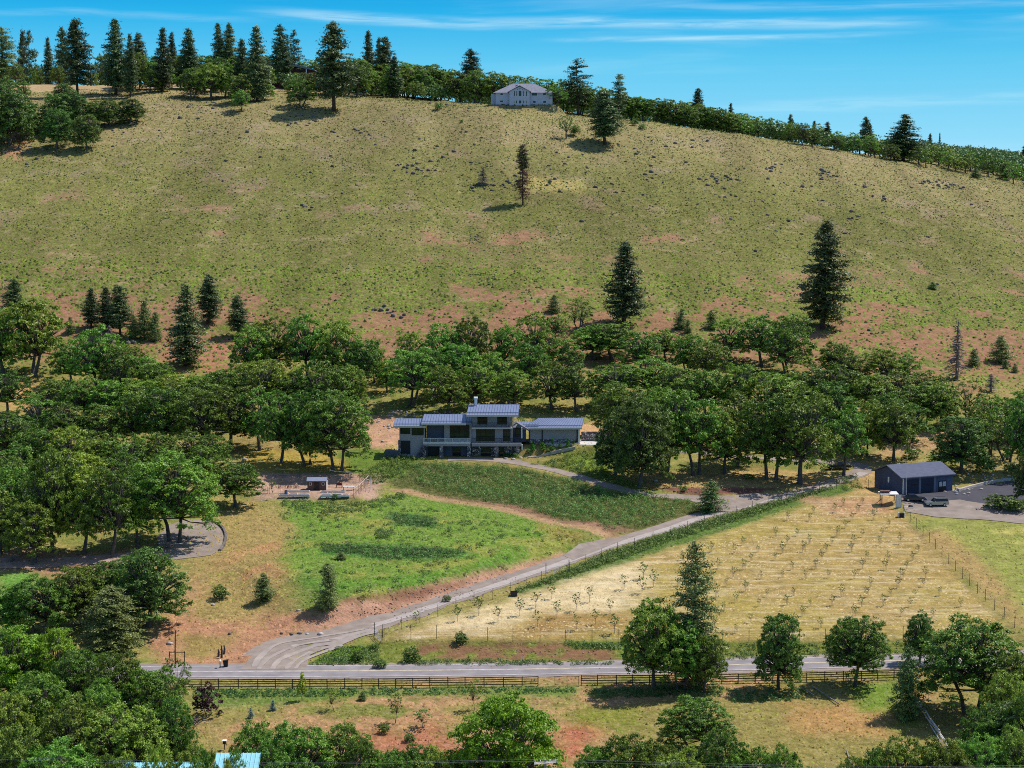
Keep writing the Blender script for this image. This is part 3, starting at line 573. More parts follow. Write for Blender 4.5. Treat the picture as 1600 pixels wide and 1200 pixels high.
# ------------------------------------------------------------------ foliage generators
def unit(a): return a / np.maximum(np.linalg.norm(a, axis=-1, keepdims=True), 1e-9)
def leaves(P, Nn, size, asp, rng, jit=0.8):
    """a small rhombic leaf spray at every point"""
    n = len(P); nn = unit(Nn + rng.normal(0, jit, (n, 3))); a = unit(np.cross(nn, rng.normal(0, 1, (n, 3)))); b = np.cross(nn, a)
    s = size * rng.uniform(0.65, 1.3, (n, 1)) / 2
    V = np.stack([P + a * s, P + b * s * asp, P - a * s, P - b * s * asp], 1).reshape(-1, 3)
    return V
def quads(V): return np.arange(len(V)).reshape(-1, 4)
def oak_mesh(seed, H0=10.0, W0=10.0, nl=40, sub=12, per=20, size=0.34, base=0.16, flat=0.62, mult=1, name='crown', mt='oak', lobe=(0.085, 0.14)):
    """crown of many separate flattened leaf pads on an uneven envelope, open between the pads"""
    rng = np.random.default_rng(seed); P = []; Nn = []; lob = []; env = rng.uniform(0.84, 1.05, 9)
    for i in range(nl):
        u = (i + 0.5) / nl; el = math.asin(min(0.999, -0.42 + 1.42 * u)); ang = i * 2.39996 + rng.uniform(-0.35, 0.35)
        e = np.interp((ang % 6.283) / 6.283 * 8, range(9), np.append(env[:8], env[0])) * (1.0 - 0.06 * (el > 1.0)); ra = (rng.uniform(0.72, 1.0) if rng.random() < 0.78 else rng.uniform(0.25, 0.65)) * e
        lr = rng.uniform(*lobe) * W0; x = math.cos(ang) * math.cos(el) * ra * (W0 / 2 - lr * 0.7); y = math.sin(ang) * math.cos(el) * ra * (W0 / 2 - lr * 0.7)
        zc = base * H0 + (H0 - base * H0) * (0.36 + 0.64 * math.sin(el) * ra) if el > 0 else base * H0 + (H0 - base * H0) * (0.36 + 0.7 * math.sin(el) * ra)
        lob.append((x, y, min(zc, H0 - lr * flat) - 0.15 * lr, lr))
    for (x, y, z, lr) in lob:
        ce = unit(np.array([x, y, max(0, z - H0 * 0.45)]) + 1e-6)
        d = unit(rng.normal(0, 1, (sub * 3, 3)) + np.array([0, 0, 0.5]) + ce * 0.5); d = d[d[:, 2] > -0.25][:sub]
        c = np.array([x, y, z]) + d * np.array([1, 1, flat]) * lr * rng.uniform(0.65, 1.15, (len(d), 1))
        for q, dd in zip(c, d):
            k = int(per * rng.uniform(0.4, 1.5)); sg = lr * rng.uniform(0.11, 0.19)
            P.append(q + rng.normal(0, 1, (k, 3)) * np.array([sg, sg, sg * 0.6])); Nn.append(np.tile(dd * 0.9 + np.array([0, 0, 0.5]), (k, 1)))
    P = np.concatenate(P); Nn = np.concatenate(Nn); P[:, 2] = np.clip(P[:, 2], 0.3, H0)
    V = leaves(P, Nn, size, 0.62, rng, 0.62)
    return npmesh(name, V, quads(V), M[mt], link=False), lob
def oak_trunk(seed, lob, H0=10.0, mt='bark', stems=1, fork=0.28, rad=0.30):
    rng = random.Random(seed); m = MB()
    for s in range(stems):
        bx, by = (0, 0) if stems == 1 else (0.6 * math.cos(s * 2.2), 0.6 * math.sin(s * 2.2)); tx, ty = bx * 2.2 + rng.uniform(-.5, .5), by * 2.2 + rng.uniform(-.5, .5); fz = H0 * fork * rng.uniform(0.85, 1.2); r0 = rad / (1 + 0.35 * (stems - 1))
        m.tube([(bx, by, -0.9), (bx * 1.1, by * 1.1, 0.3), (bx + (tx - bx) * .5 + rng.uniform(-.15, .15), by + (ty - by) * .5, fz * 0.55), (tx, ty, fz)], [r0 * 1.5, r0 * 1.1, r0 * 0.85, r0 * 0.75], 7)
        mine = lob[s::stems]
        for (x, y, z, lr) in mine:
            if rng.random() < 0.12: continue
            mx, my, mz = tx + (x - tx) * 0.45 + rng.uniform(-.5, .5), ty + (y - ty) * 0.45 + rng.uniform(-.5, .5), fz + (z - fz) * 0.55
            m.tube([(tx, ty, fz - 0.1), (mx, my, mz), (x, y, z)], [r0 * 0.5, r0 * 0.28, r0 * 0.08], 5)
            for k in range(2):
                m.tube([(mx, my, mz), (x + rng.uniform(-lr, lr) * .7, y + rng.uniform(-lr, lr) * .7, z + rng.uniform(-.2, .5) * lr)], [r0 * 0.18, r0 * 0.05], 4)
    o = m.build('trunk', M[mt], smooth=True); me = o.data; bpy.data.objects.remove(o); return me
def pine_mesh(seed, H0=20.0, W0=8.0, base=0.14, whorls=40, br=10, tn=3.6, per=13, shape=0.8, mt='pine', sp=0.62, top=0.05, gaps=0.12, name='crown', tsz=0.50, low=0.62):
    """branches with needle clumps; uneven, conical or columnar"""
    rng = np.random.default_rng(seed); P = []; Nn = []; lim = []; ph = rng.uniform(0, 6); side = rng.uniform(0.8, 1.15, 8)
    for i in range(whorls):
        t = (i + rng.uniform(-0.4, 0.4)) / whorls; t = min(max(t, 0), 0.99)
        prof = min(low + 1.6 * t, 1.22 * (1 - t) ** shape); prof *= (0.93 + 0.07 * math.sin(ph + i * 1.7)); prof = prof * (1 - top) + top
        nb = max(3, int(br * (0.55 + 0.45 * prof) + 0.5))
        for k in range(nb):
            if rng.random() < gaps: continue
            a = rng.uniform(0, 2 * math.pi); L = min(1.12, prof) * W0 / 2 * rng.uniform(0.55, 1.18) * side[int(a / 6.2832 * 8) % 8]; z0 = (base + (1 - base) * t) * H0 + rng.uniform(-0.5, 0.5) * H0 / 20
            rise = rng.uniform(-0.15, 0.2) * L + (t - 0.3) * 0.45 * L; e = np.array([math.cos(a) * L, math.sin(a) * L, rise]); n = max(1, int(L / sp)); lim.append((z0, e))
            for j in range(n + 1):
                f = 0.28 + 0.72 * j / n; q = np.array([0, 0, z0]) + e * f; q[2] += 0.10 * L * math.sin(f * 3.1)
                lat = 0.16 * L * (1.1 - f) + 0.10; k2 = int(per * rng.uniform(0.6, 1.4)); c = q + np.array([-math.sin(a), math.cos(a), 0]) * rng.normal(0, lat)
                dd = rng.normal(0, 1, (k2, 3)) * np.array([0.30, 0.30, 0.17]) * (W0 / 8) ** 0.5; P.append(c + dd); Nn.append(unit(dd) * 0.5 + np.array([math.cos(a) * 0.3, math.sin(a) * 0.3, 0.7]))
    P.append(np.array([0, 0, H0 - 0.5]) + rng.normal(0, 1, (40, 3)) * np.array([0.12, 0.12, 0.4])); Nn.append(np.tile([0, 0, 1.0], (40, 1)))
    P = np.concatenate(P); Nn = np.concatenate(Nn); V = leaves(P, Nn, tsz, 0.40, rng, 0.5)
    return npmesh(name, V, quads(V), M[mt], link=False), lim
def pine_trunk(seed, lim, H0=20.0, r=0.28, mt='pbark', twigs=True, frac=0.5):
    rng = random.Random(seed); m = MB(); pts = [(rng.uniform(-.1, .1), rng.uniform(-.1, .1), z) for z in (-0.9, H0 * .2, H0 * .45, H0 * .7, H0 * 0.98)]; pts[0] = (0, 0, -0.9)
    m.tube(pts, [r * 1.35, r, r * 0.75, r * 0.45, r * 0.1], 7)
    for z0, e in lim:
        if rng.random() < frac: m.tube([(0, 0, z0), (e[0] * .5, e[1] * .5, z0 + e[2] * .5 + 0.1), (e[0] * 0.95, e[1] * 0.95, z0 + e[2])], [r * 0.22, r * 0.14, r * 0.05], 4)
    o = m.build('trunk', M[mt], smooth=True); me = o.data; bpy.data.objects.remove(o); return me
PROTO = {}
def reg(key, crown, trunk, H0, W0): PROTO.setdefault(key, []).append((crown, trunk, H0, W0))
for s in range(9):
    c, lob = oak_mesh(100 + s, nl=58 + 6 * (s % 5), sub=9, per=30, base=(0.10, 0.20, 0.06, 0.15)[s % 4], size=0.265, lobe=(0.075, 0.13)); reg('oak', c, oak_trunk(s, lob, stems=1 + (s % 3 == 2)), 10, 10)
for s in range(4):
    c, lob = oak_mesh(150 + s, nl=115, sub=10, per=36, size=0.20, lobe=(0.07, 0.115), base=0.12); reg('bigoak', c, oak_trunk(30 + s, lob, stems=1 + s % 2, rad=0.26), 10, 10)
for s in range(3):
    c, lob = oak_mesh(170 + s, nl=120, sub=10, per=30, size=0.23, base=0.02, mt='oakd', lobe=(0.08, 0.12)); reg('darkoak', c, oak_trunk(40 + s, lob), 10, 10)
for s in range(2):
    c, lob = oak_mesh(180 + s, nl=30, sub=10, per=16, size=0.28, base=0.24, lobe=(0.07, 0.11)); reg('openoak', c, oak_trunk(50 + s, lob, stems=2 + s, rad=0.36), 10, 10)
c, lob = oak_mesh(190, H0=14, W0=14, nl=120, sub=17, per=30, size=0.28, base=0.0, mt='maple', lobe=(0.07, 0.11)); reg('maple', c, oak_trunk(60, lob, 14), 14, 14)
c, lob = oak_mesh(191, H0=10, W0=10, nl=90, sub=15, per=28, size=0.22, base=0.08, mt='bright', lobe=(0.08, 0.12)); reg('brightoak', c, oak_trunk(61, lob), 10, 10)
for s in range(3):
    c, lob = oak_mesh(195 + s, H0=9, W0=10, nl=22, sub=7, per=10, size=0.55, base=0.08, lobe=(0.11, 0.16)); reg('faroak', c, oak_trunk(63, lob, 9), 9, 10)
for s in range(6):
    c, lim = pine_mesh(200 + s, base=(0.10, 0.16, 0.06, 0.12, 0.18, 0.1)[s], shape=(0.75, 0.6, 0.9, 0.55, 0.65, 0.8)[s]); reg('pine', c, pine_trunk(s, lim), 20, 8)
for s in range(2):
    c, lim = pine_mesh(210 + s, base=0.2, shape=0.5, br=7, gaps=0.25, whorls=26, per=13, low=0.5); reg('thinpine', c, pine_trunk(10 + s, lim), 20, 8)
for s in range(3):
    c, lim = pine_mesh(220 + s, H0=9, W0=6, mt='ypine', base=0.03, shape=0.75, br=10, whorls=22, sp=0.5, per=13, tsz=0.36, low=0.75); reg('youngpine', c, pine_trunk(20 + s, lim, 9, 0.14), 9, 6)
c, lim = pine_mesh(230, base=0.03, shape=0.55, br=10, whorls=40, per=13, sp=0.55, mt='pineg', tsz=0.40, low=0.7); reg('greypine', c, pine_trunk(30, lim), 20, 8)
c, lim = pine_mesh(231, base=0.12, shape=0.5, br=7, whorls=26, per=12, mt='rust', gaps=0.25); reg('rustpine', c, pine_trunk(31, lim), 20, 8)
c, lim = pine_mesh(232, base=0.02, H0=6, W0=4, shape=0.9, br=9, whorls=16, per=14, sp=0.4, mt='spruce', tsz=0.3); reg('spruce', c, pine_trunk(32, lim, 6, 0.08), 6, 4)
def snag_mesh(seed, H0=16, W0=6, n=150, droop=-0.35):
    rng = random.Random(seed); m = MB(); m.tube([(0, 0, -0.8), (0.05, 0, H0 * .4), (0, 0.06, H0 * .75), (0, 0, H0)], [0.34, 0.25, 0.16, 0.04], 6)
    b = MB()
    for i in range(n):
        t = rng.uniform(0.08, 0.97); a = rng.uniform(0, 6.28); L = (1 - t) ** 0.8 * W0 / 2 * rng.uniform(0.5, 1.1) + 0.2; z = t * H0; x, y = math.cos(a) * L, math.sin(a) * L
        b.tube([(0, 0, z), (x * .5, y * .5, z + droop * L * .3), (x, y, z + droop * L)], [0.12, 0.085, 0.03], 4)
        for k in range(3):
            f = rng.uniform(0.3, 0.9); b.tube([(x * f, y * f, z + droop * L * f), (x * f + rng.uniform(-.5, .5), y * f + rng.uniform(-.5, .5), z + droop * L * f - rng.uniform(0, .5))], [0.055, 0.02], 3)
    A = m.build('trunk', M['snag']); B = b.build('branches', M['snag']); r = (B.data, A.data); bpy.data.objects.remove(A); bpy.data.objects.remove(B); return r
bs, ts = snag_mesh(5); reg('snag', bs, ts, 16, 6)
c, lob = oak_mesh(300, H0=5, W0=3, nl=22, sub=6, per=7, size=0.20, base=0.22, flat=1.0, lobe=(0.10, 0.16)); reg('sapling', c, oak_trunk(70, lob, 5, rad=0.06), 5, 3)
c, lob = oak_mesh(301, H0=5, W0=2.4, nl=26, sub=9, per=11, size=0.24, base=0.16, flat=1.1, mt='lime', lobe=(0.13, 0.2)); reg('limetree', c, oak_trunk(71, lob, 5, rad=0.07), 5, 2.4)
c, lob = oak_mesh(302, H0=5, W0=5, nl=34, sub=10, per=13, size=0.26, base=0.02, mt='purple', lobe=(0.10, 0.15)); reg('purple', c, oak_trunk(72, lob, 5, rad=0.08), 5, 5)
for s in range(3):
    c, lob = oak_mesh(310 + s, H0=2, W0=3, nl=24, sub=9, per=9, size=0.20, base=0.0, mt='shrub', lobe=(0.14, 0.2)); reg('shrub', c, oak_trunk(73, lob, 2, rad=0.03), 2, 3)
c, lob = oak_mesh(315, H0=2, W0=3, nl=24, sub=9, per=10, size=0.20, base=0.0, mt='oakd', lobe=(0.14, 0.2)); reg('darkshrub', c, oak_trunk(74, lob, 2, rad=0.03), 2, 3)
c, lob = oak_mesh(316, H0=1.2, W0=1.2, nl=16, sub=8, per=9, size=0.11, base=0.0, flat=1.0, mt='box', lobe=(0.2, 0.28)); reg('box', c, oak_trunk(75, lob, 1.2, rad=0.015), 1.2, 1.2)
PARTN = {'snag': ('branches', 'trunk')}
trng = random.Random(77); _cnt = {}
def tree(kind, px, base, top, wpx, name, label, cat, group=None, Y=None, rz=None, v=None, crown_only=False):
    if Y is None: P = G(px, base)
    else: x = (px - 800) / F * Y * 1.004; P = Vector((x, Y, h(x, Y)))
    if name == 'oak_tree' and group and group not in ('skyline oaks',) and Y is None:
        base = base + trng.uniform(-6, 6) * (0.5 if base < 240 else 1); P = G(px, base); top = top + trng.uniform(-5, 5) * (0.5 if base < 240 else 1); wpx *= trng.uniform(0.84, 1.08)
    if 'pine' in kind: wpx *= 1.38
    if 'oak' in kind or kind == 'maple': wpx *= 1.12
    Ht = max(0.3, zpix(top, P.y) - P.z); Wd = wpx * P.y / F; L = PROTO[kind]
    i = _cnt.get(kind, trng.randrange(9)); _cnt[kind] = i + 1; cr_, tk, H0, W0 = L[(i if v is None else v) % len(L)]
    o = empty(name, P, trng.uniform(0, 6.28) if rz is None else rz); s = Wd / W0; o.scale = (s, s * trng.uniform(0.92, 1.08), Ht / H0)
    if 'pine' in kind: o.rotation_euler.x = R(trng.gauss(0, 1.3)); o.rotation_euler.y = R(trng.gauss(0, 1.3))
    tag(o, label, cat, group)
    n1_, n2_ = PARTN.get(kind, ('crown', 'trunk'))
    c_ = put(bpy.data.objects.new(n1_, cr_), o)
    if not crown_only: put(bpy.data.objects.new(n2_, tk), o)
    if group: o['_row'] = [float(P.x), float(P.y)]
    return o
# ------------------------------------------------------------------ planting, back to front
def oaks(rows, label, group, kind='oak', name='oak_tree'):
    for r in rows: tree(r[4] if len(r) > 4 else kind, r[0], r[1], r[2], r[3], name, label, 'tree', group)
def pines(rows, name='pine_tree', group=None):
    for r in rows: tree(r[5] if len(r) > 5 and r[5] else 'pine', r[0], r[1], r[2], r[3], name, r[4], 'tree', group, Y=r[6] if len(r) > 6 else None)
# --- ridge, left
pines([(4, 127, 43, 42, 'dark drooping conifer at the left end of the hilltop row', 'greypine'), (32, 120, 50, 20, 'slim dark conifer second from the left end of the hilltop row'), (50, 116, 49, 28, 'wide topped conifer third from the left end of the hilltop row', 'thinpine'),
  (77, 122, 59, 20, 'slender conifer fourth from the left end of the hilltop row'), (99, 118, 45, 26, 'open conifer just left of the tall ragged hilltop pine'), (121, 149, 30, 38, 'tall ragged pine with a narrow tip, farthest left of the big hilltop pines'),
  (181, 148, 30, 42, 'tall broad pine with bare lower trunk above the oak clump on the left shoulder'), (204, 152, 55, 24, 'slim pine touching the right side of the tall broad shoulder pine'), (228, 124, 52, 24, 'bushy topped pine standing behind the ridge oaks right of the tall shoulder pair', None, 800),
  (253, 143, 44, 30, 'clumpy pine rising out of the ridge oaks, leaning slightly'), (277, 122, 52, 16, 'narrow pine tip behind the ridge oaks', None, 810), (304, 118, 45, 28, 'short spreading pine top in a gap of the ridge oaks', None, 800), (345, 128, 36, 26, 'left half of the twin topped dark pine clump on the ridge'), (359, 128, 38, 28, 'right half of the twin topped dark pine clump on the ridge'),
  (378, 152, 62, 20, 'thin pine between the twin topped clump and the tall dense pine'), (402, 159, 42, 40, 'tall dense pine left of the maroon hilltop house')], group='hilltop conifers')
pines([(438, 138, 40, 26, 'forked tip pine in front of the maroon hilltop house'), (449, 139, 55, 18, 'short pine squeezed between two taller ones in front of the maroon house', 'thinpine'), (461, 138, 47, 20, 'slim see through pine in front of the maroon hilltop house', 'thinpine'), (522, 173, 36, 56, 'largest pine on the hilltop, standing forward of the ridge with a long shadow'),
  (578, 146, 48, 26, 'left pine of the tight trio on the ridge'), (592, 148, 60, 20, 'low middle pine of the tight trio on the ridge'), (603, 149, 59, 32, 'right pine of the tight trio on the ridge'), (616, 153, 88, 26, 'short pine at the foot of the tight trio'),
  (735, 160, 78, 32, 'lone tall pine on the crest just left of the pale blue hilltop house'), (902, 156, 93, 38, 'broad see through pine behind the oaks right of the pale blue house', 'thinpine', 770), (965, 160, 116, 26, 'small open pine rising behind the dense crest pine', 'thinpine', 770),
  (945, 226, 142, 46, 'dense dark pine forward of the crest with a round shadow at its foot'), (1088, 193, 138, 26, 'slim pine with a bent tip in the crest oak belt'), (1141, 200, 162, 14, 'very thin spire behind the crest oak belt'),
  (1230, 205, 179, 12, 'tiny pine tip farthest left above the right hand oak belt', None, 800), (1266, 212, 189, 14, 'tiny pine tip, left of a close pair above the oak belt', None, 800), (1285, 213, 191, 14, 'tiny pine tip, right of a close pair above the oak belt', None, 800),
  (1346, 235, 183, 18, 'left tip of the small twin pines above the right oak belt', None, 790), (1354, 235, 192, 18, 'right lower tip of the small twin pines above the right oak belt', None, 790), (1411, 252, 180, 48, 'large rugged pine standing out of the right oak belt'),
  (1444, 232, 209, 8, 'minute distant spire right of the large rugged pine', None, 950), (1460, 234, 208, 6, 'thin distant pole like spire above the far right woods', None, 950), (1592, 252, 228, 12, 'small distant conifer tip at the right end of the skyline', None, 950),
  (1524, 279, 262, 14, 'little dark conifer on the field edge below the right woods', 'youngpine'), (1571, 281, 255, 18, 'pointed dark conifer in the right woods by the field edge', 'youngpine')], group='hilltop conifers')
oaks([(15, 229, 130, 92), (-25, 232, 140, 80), (42, 214, 152, 50), (8, 180, 118, 60), (88, 233, 168, 62), (90, 205, 140, 60), (115, 200, 142, 60), (100, 175, 128, 45), (135, 233, 172, 42), (152, 196, 152, 44), (172, 196, 152, 42), (203, 193, 151, 46)], 'dark green oak in the clump on the left shoulder of the hill', 'shoulder oaks', 'darkoak')
oaks([(8, 127, 94, 34), (90, 127, 98, 26), (38, 160, 124, 22), (62, 128, 105, 20)], 'small oak beneath the conifers at the left end of the hilltop', 'hilltop left oaks')
RO = [(232, 132, 96, 44), (256, 136, 100, 40), (282, 142, 104, 42), (318, 148, 106, 44), (205, 140, 104, 40), (188, 138, 108, 34), (346, 144, 98, 44), (388, 150, 104, 40), (412, 142, 100, 40), (504, 150, 108, 44), (580, 152, 108, 46), (612, 152, 108, 44), (632, 150, 104, 40), (545, 152, 110, 40), (60, 128, 100, 34), (110, 124, 100, 30), (142, 126, 98, 30), (24, 128, 98, 34), (660, 155, 108, 44), (690, 156, 108, 40), (160, 125, 76, 30), (215, 142, 78, 46), (235, 145, 108, 36), (250, 143, 92, 50), (290, 140, 84, 52), (270, 128, 88, 50), (315, 134, 84, 50), (300, 151, 100, 50), (330, 153, 96, 55), (352, 150, 105, 46), (340, 140, 88, 50), (372, 160, 108, 40), (377, 172, 140, 28), (415, 158, 130, 30), (395, 150, 95, 50), (425, 135, 90, 44), (470, 165, 118, 52), (492, 138, 98, 46), (482, 150, 110, 40), (540, 132, 88, 46), (558, 150, 86, 52), (568, 151, 120, 32), (595, 140, 98, 52), (625, 150, 94, 50), (645, 155, 100, 60), (670, 152, 98, 60), (700, 152, 103, 52), (726, 152, 112, 42), (712, 150, 118, 40), (755, 152, 112, 44), (650, 158, 126, 36), (685, 158, 128, 34), (530, 140, 100, 46), (520, 135, 92, 40)]
oaks(RO, 'fresh green oak in the belt along the left half of the ridge', 'left ridge oaks')
for px, tp, wd, Y_ in [(745, 104, 50, 790), (775, 108, 50, 790), (800, 114, 44, 792), (825, 117, 44, 792), (852, 119, 50, 790), (878, 122, 50, 785), (905, 128, 55, 780), (935, 134, 50, 775), (640, 96, 60, 800), (680, 98, 60, 800), (600, 95, 60, 810), (560, 88, 60, 830), (500, 90, 60, 850), (460, 88, 60, 850), (420, 86, 60, 850), (375, 84, 60, 850), (330, 86, 60, 850), (285, 84, 60, 850), (240, 84, 60, 850), (205, 84, 40, 850), (720, 108, 50, 800)]:
    tree('oak', px, 0, tp, wd, 'oak_tree', 'rounded oak top on the skyline behind the two hilltop houses', 'tree', 'skyline oaks', Y=Y_ if px > 700 else Y_ + 25)
oaks([(868, 160, 132, 42), (885, 170, 140, 44), (912, 172, 138, 50), (935, 172, 142, 40), (975, 176, 142, 42), (990, 178, 148, 40), (1010, 183, 152, 44), (1035, 188, 152, 50), (1062, 193, 156, 42), (1085, 196, 160, 40), (1113, 200, 165, 42), (1128, 203, 168, 40)], 'oak in the belt right of the pale blue hilltop house', 'middle ridge oaks')
oaks([(884, 214, 178, 24, 'openoak'), (898, 214, 193, 16)], 'small crooked oak alone on the open slope below the pale blue house', 'crooked slope oaks')
k = 0
for px in range(1150, 1660, 15):
    e_ = np.interp(px, [1150, 1200, 1400, 1600, 1660], [206, 216, 250, 287, 298]); 
    tree('faroak' if px > 1420 else 'oak', px + trng.uniform(-4, 4), e_ - 1.5, e_ - trng.uniform(25, 34), trng.uniform(26, 36), 'oak_tree', 'low green oak in the belt along the right half of the crest', 'tree', 'right crest oaks')
    if k % 2 == 0: tree('faroak', px + trng.uniform(-4, 4), 0, e_ - trng.uniform(30, 36), trng.uniform(28, 38), 'oak_tree', 'low green oak in the belt along the right half of the crest', 'tree', 'right crest oaks', Y=780 + trng.uniform(0, 12))
    k += 1
for px in range(950, 1160, 17):
    tree('oak', px, 0, np.interp(px, [950, 1050, 1150], [140, 155, 176]) + trng.uniform(-3, 3), trng.uniform(36, 46), 'oak_tree', 'x', 'tree', 'skyline oaks', Y=778 + trng.uniform(0, 10))
oaks([(440, 136, 108, 40), (462, 138, 110, 40), (478, 136, 112, 34)], 'x', 'oaks by the maroon house')
# far right woods, read as one mass
def woods(name, label):
    rng = np.random.default_rng(8); P = []; N_ = []; rr = random.Random(8)
    for i in range(1750):
        px = rr.uniform(1380, 1760) if i < 900 else (rr.uniform(945, 1760) if i < 1350 else rr.uniform(440, 960)); Y = rr.uniform(800, 1120) if i < 900 else rr.uniform(782, 830) if i < 1350 else rr.uniform(795, 870); x = (px - 800) / F * Y; z = h(x, Y); r = rr.uniform(3.2, 5.5); hh = rr.uniform(6, 9.5) if i < 900 else rr.uniform(5, 7.5)
        d = unit(rng.normal(0, 1, (90, 3)) + np.array([0, -0.2, 0.5])); d[:, 2] = np.abs(d[:, 2]) * 1.2 - 0.2
        P.append(np.array([x, Y, z + hh - r * 0.8]) + d * r * rng.uniform(0.75, 1.05, (90, 1))); N_.append(d)
    P = np.concatenate(P); N_ = np.concatenate(N_); V = leaves(P, N_, 0.95, 0.7, rng, 0.5); o = npmesh(name, V, quads(V), M['far']); tag(o, label, 'woods', kind='stuff')
woods('woods', 'dense low woods behind the ridge trees, filling the far slope at the right end of the skyline')
# --- open hillside
_rp = tree('rustpine', 817, 320, 226, 22, 'pine_tree', 'half dead pine with rusty lower needles alone in the middle of the hillside', 'tree')
c_ = put(bpy.data.objects.new('crown', PROTO['thinpine'][0][0]), _rp); c_.location.z = 10.2; c_.scale = (0.85, 0.85, 0.49); c_['label'] = 'green upper crown'
tree('snag', 755, 289, 260, 34, 'dead_tree', 'broken grey snag with fallen branches on the upper hillside', 'dead tree')
tree('youngpine', 1457, 452, 440, 12, 'shrub', 'single dark bush on the right side of the open hillside', 'shrub')
for px, b, t, w_, l in [(685, 171, 159, 16, 'round grey bush under the ridge at mid crest'), (992, 196, 186, 14, 'left bush of a pair below the crest right of the dense pine'), (1004, 202, 193, 14, 'right bush of a pair below the crest right of the dense pine'), (721, 192, 186, 8, 'tiny dark bush on the upper slope below the lone crest pine'), (892, 172, 163, 18, 'bright green bush at the right end of the pale blue house terrace'), (975, 178, 163, 20, 'light green bush beside the dense crest pine')]:
    tree('shrub', px, b, t, w_, 'shrub', l, 'shrub')
# --- conifers at the foot of the hill
pines([(25, 500, 436, 32, 'conifer tip behind the big oak at the left frame edge'), (142, 512, 450, 28, 'left of three small conifers on the hill foot at left'), (167, 518, 450, 30, 'middle of three small conifers on the hill foot at left'), (188, 524, 447, 32, 'right of three small conifers on the hill foot at left'),
  (226, 530, 470, 26, 'conifer of the low pair beside the red earth clearing, taller one', 'youngpine'), (243, 533, 488, 18, 'conifer of the low pair beside the red earth clearing, shorter one', 'youngpine'), (208, 528, 492, 18, 'little conifer left of the low pair by the red earth clearing', 'youngpine'), (290, 572, 446, 52, 'broad dark pine in front of the red earth clearing'), (326, 506, 430, 36, 'tall pine on the hill foot behind the broad dark pine'), (372, 528, 462, 30, 'lone young pine at the right edge of the red earth clearing'),
  (110, 522, 495, 14, 'tiny conifer beside the big oak at far left', 'youngpine'), (975, 508, 378, 60, 'tall pine rising behind the middle of the oak band'), (866, 488, 461, 18, 'small dark conifer on the hill edge of the oak band', 'youngpine'), (1063, 514, 482, 18, 'left of two small conifers right of the tall mid band pine', 'youngpine'), (1075, 520, 499, 12, 'tiny conifer beside the small ones above the oak band', 'youngpine'),
  (1112, 514, 485, 18, 'right of two small conifers right of the tall mid band pine', 'youngpine'), (1285, 514, 348, 70, 'biggest dark pine standing alone at the top right of the oak band'), (1521, 572, 545, 18, 'small pine right of the bare grey spire', 'youngpine'), (1565, 566, 524, 28, 'bushy young pine near the right frame edge at the hill foot', 'youngpine'), (1571, 576, 562, 10, 'tiny seedling pine in front of the bushy young pine', 'youngpine'), (1586, 582, 568, 10, 'tiny seedling pine at the right frame edge of the hill foot', 'youngpine')], group='hill foot conifers')
tree('snag', 1495, 592, 500, 52, 'dead_tree', 'bare grey dead conifer spire above the right oaks', 'dead tree')
o = tree('snag', 1548, 612, 570, 60, 'dead_tree', 'fallen tangle of grey branches beside the bare spire', 'dead tree'); o.scale = (1.0, 1.0, 0.30)
o = tree('snag', 172, 548, 500, 50, 'dead_tree', 'grey bare limbed tree below the three small conifers', 'dead tree'); o.scale = (1.2, 1.2, 0.45)
# --- oak band
LB = [(50, 592, 452, 118), (5, 590, 478, 90), (150, 612, 502, 92), (185, 622, 535, 72), (112, 602, 535, 64), (222, 606, 552, 62), (245, 625, 562, 70), (205, 585, 530, 50), (332, 618, 580, 78), (300, 608, 588, 60), (385, 625, 565, 76), (12, 652, 578, 74), (85, 652, 588, 70), (130, 658, 580, 80), (175, 662, 592, 80), (225, 660, 585, 84), (270, 655, 580, 80), (310, 662, 590, 86), (352, 652, 572, 88), (60, 690, 615, 84), (105, 700, 630, 80), (160, 705, 628, 84), (212, 700, 612, 84), (262, 700, 600, 92), (312, 706, 602, 92), (360, 702, 598, 90), (15, 720, 640, 96)]
oaks(LB, 'oak in the upper part of the dense grove on the left', 'upper left grove')
LC = [(395, 600, 500, 76), (430, 590, 488, 84), (482, 590, 488, 82), (530, 598, 494, 84), (563, 615, 522, 62), (585, 600, 528, 38), (410, 650, 560, 94), (455, 660, 572, 92), (503, 655, 560, 90), (548, 648, 566, 64), (405, 700, 605, 86), (440, 722, 612, 86)]
oaks(LC, 'oak in the tall clump between the left grove and the dark house', 'clump left of the house')
tree('bigoak', 526, 736, 606, 112, 'oak_tree', 'big oak with leaning fork at the right edge of the clump, above the garden shed', 'tree')
tree('oak', 482, 728, 600, 90, 'oak_tree', 'tall narrow oak directly behind the garden shed', 'tree')
oaks([(60, 775, 660, 96), (20, 785, 690, 90), (105, 768, 660, 92), (150, 765, 668, 86), (195, 768, 680, 90), (248, 755, 665, 92), (300, 742, 668, 80), (335, 735, 672, 62), (30, 845, 720, 104), (82, 862, 690, 118), (132, 862, 720, 104), (172, 872, 722, 112), (215, 856, 732, 92), (0, 870, 760, 90), (50, 880, 770, 80), (200, 800, 700, 90), (120, 815, 700, 100), (20, 820, 700, 90)], 'oak in the lower part of the dense grove on the left', 'lower left grove')
tree('bigoak', 270, 848, 700, 150, 'oak_tree', 'spreading oak with several stems on the edge of the round gravel loop', 'tree', v=1)
oaks([(368, 792, 716, 88)], 'oak right of the gravel loop at the foot of the garden plot', None)
tree('oak', 320, 770, 690, 60, 'oak_tree', 'slim oak between the gravel loop oak and the garden plot', 'tree')
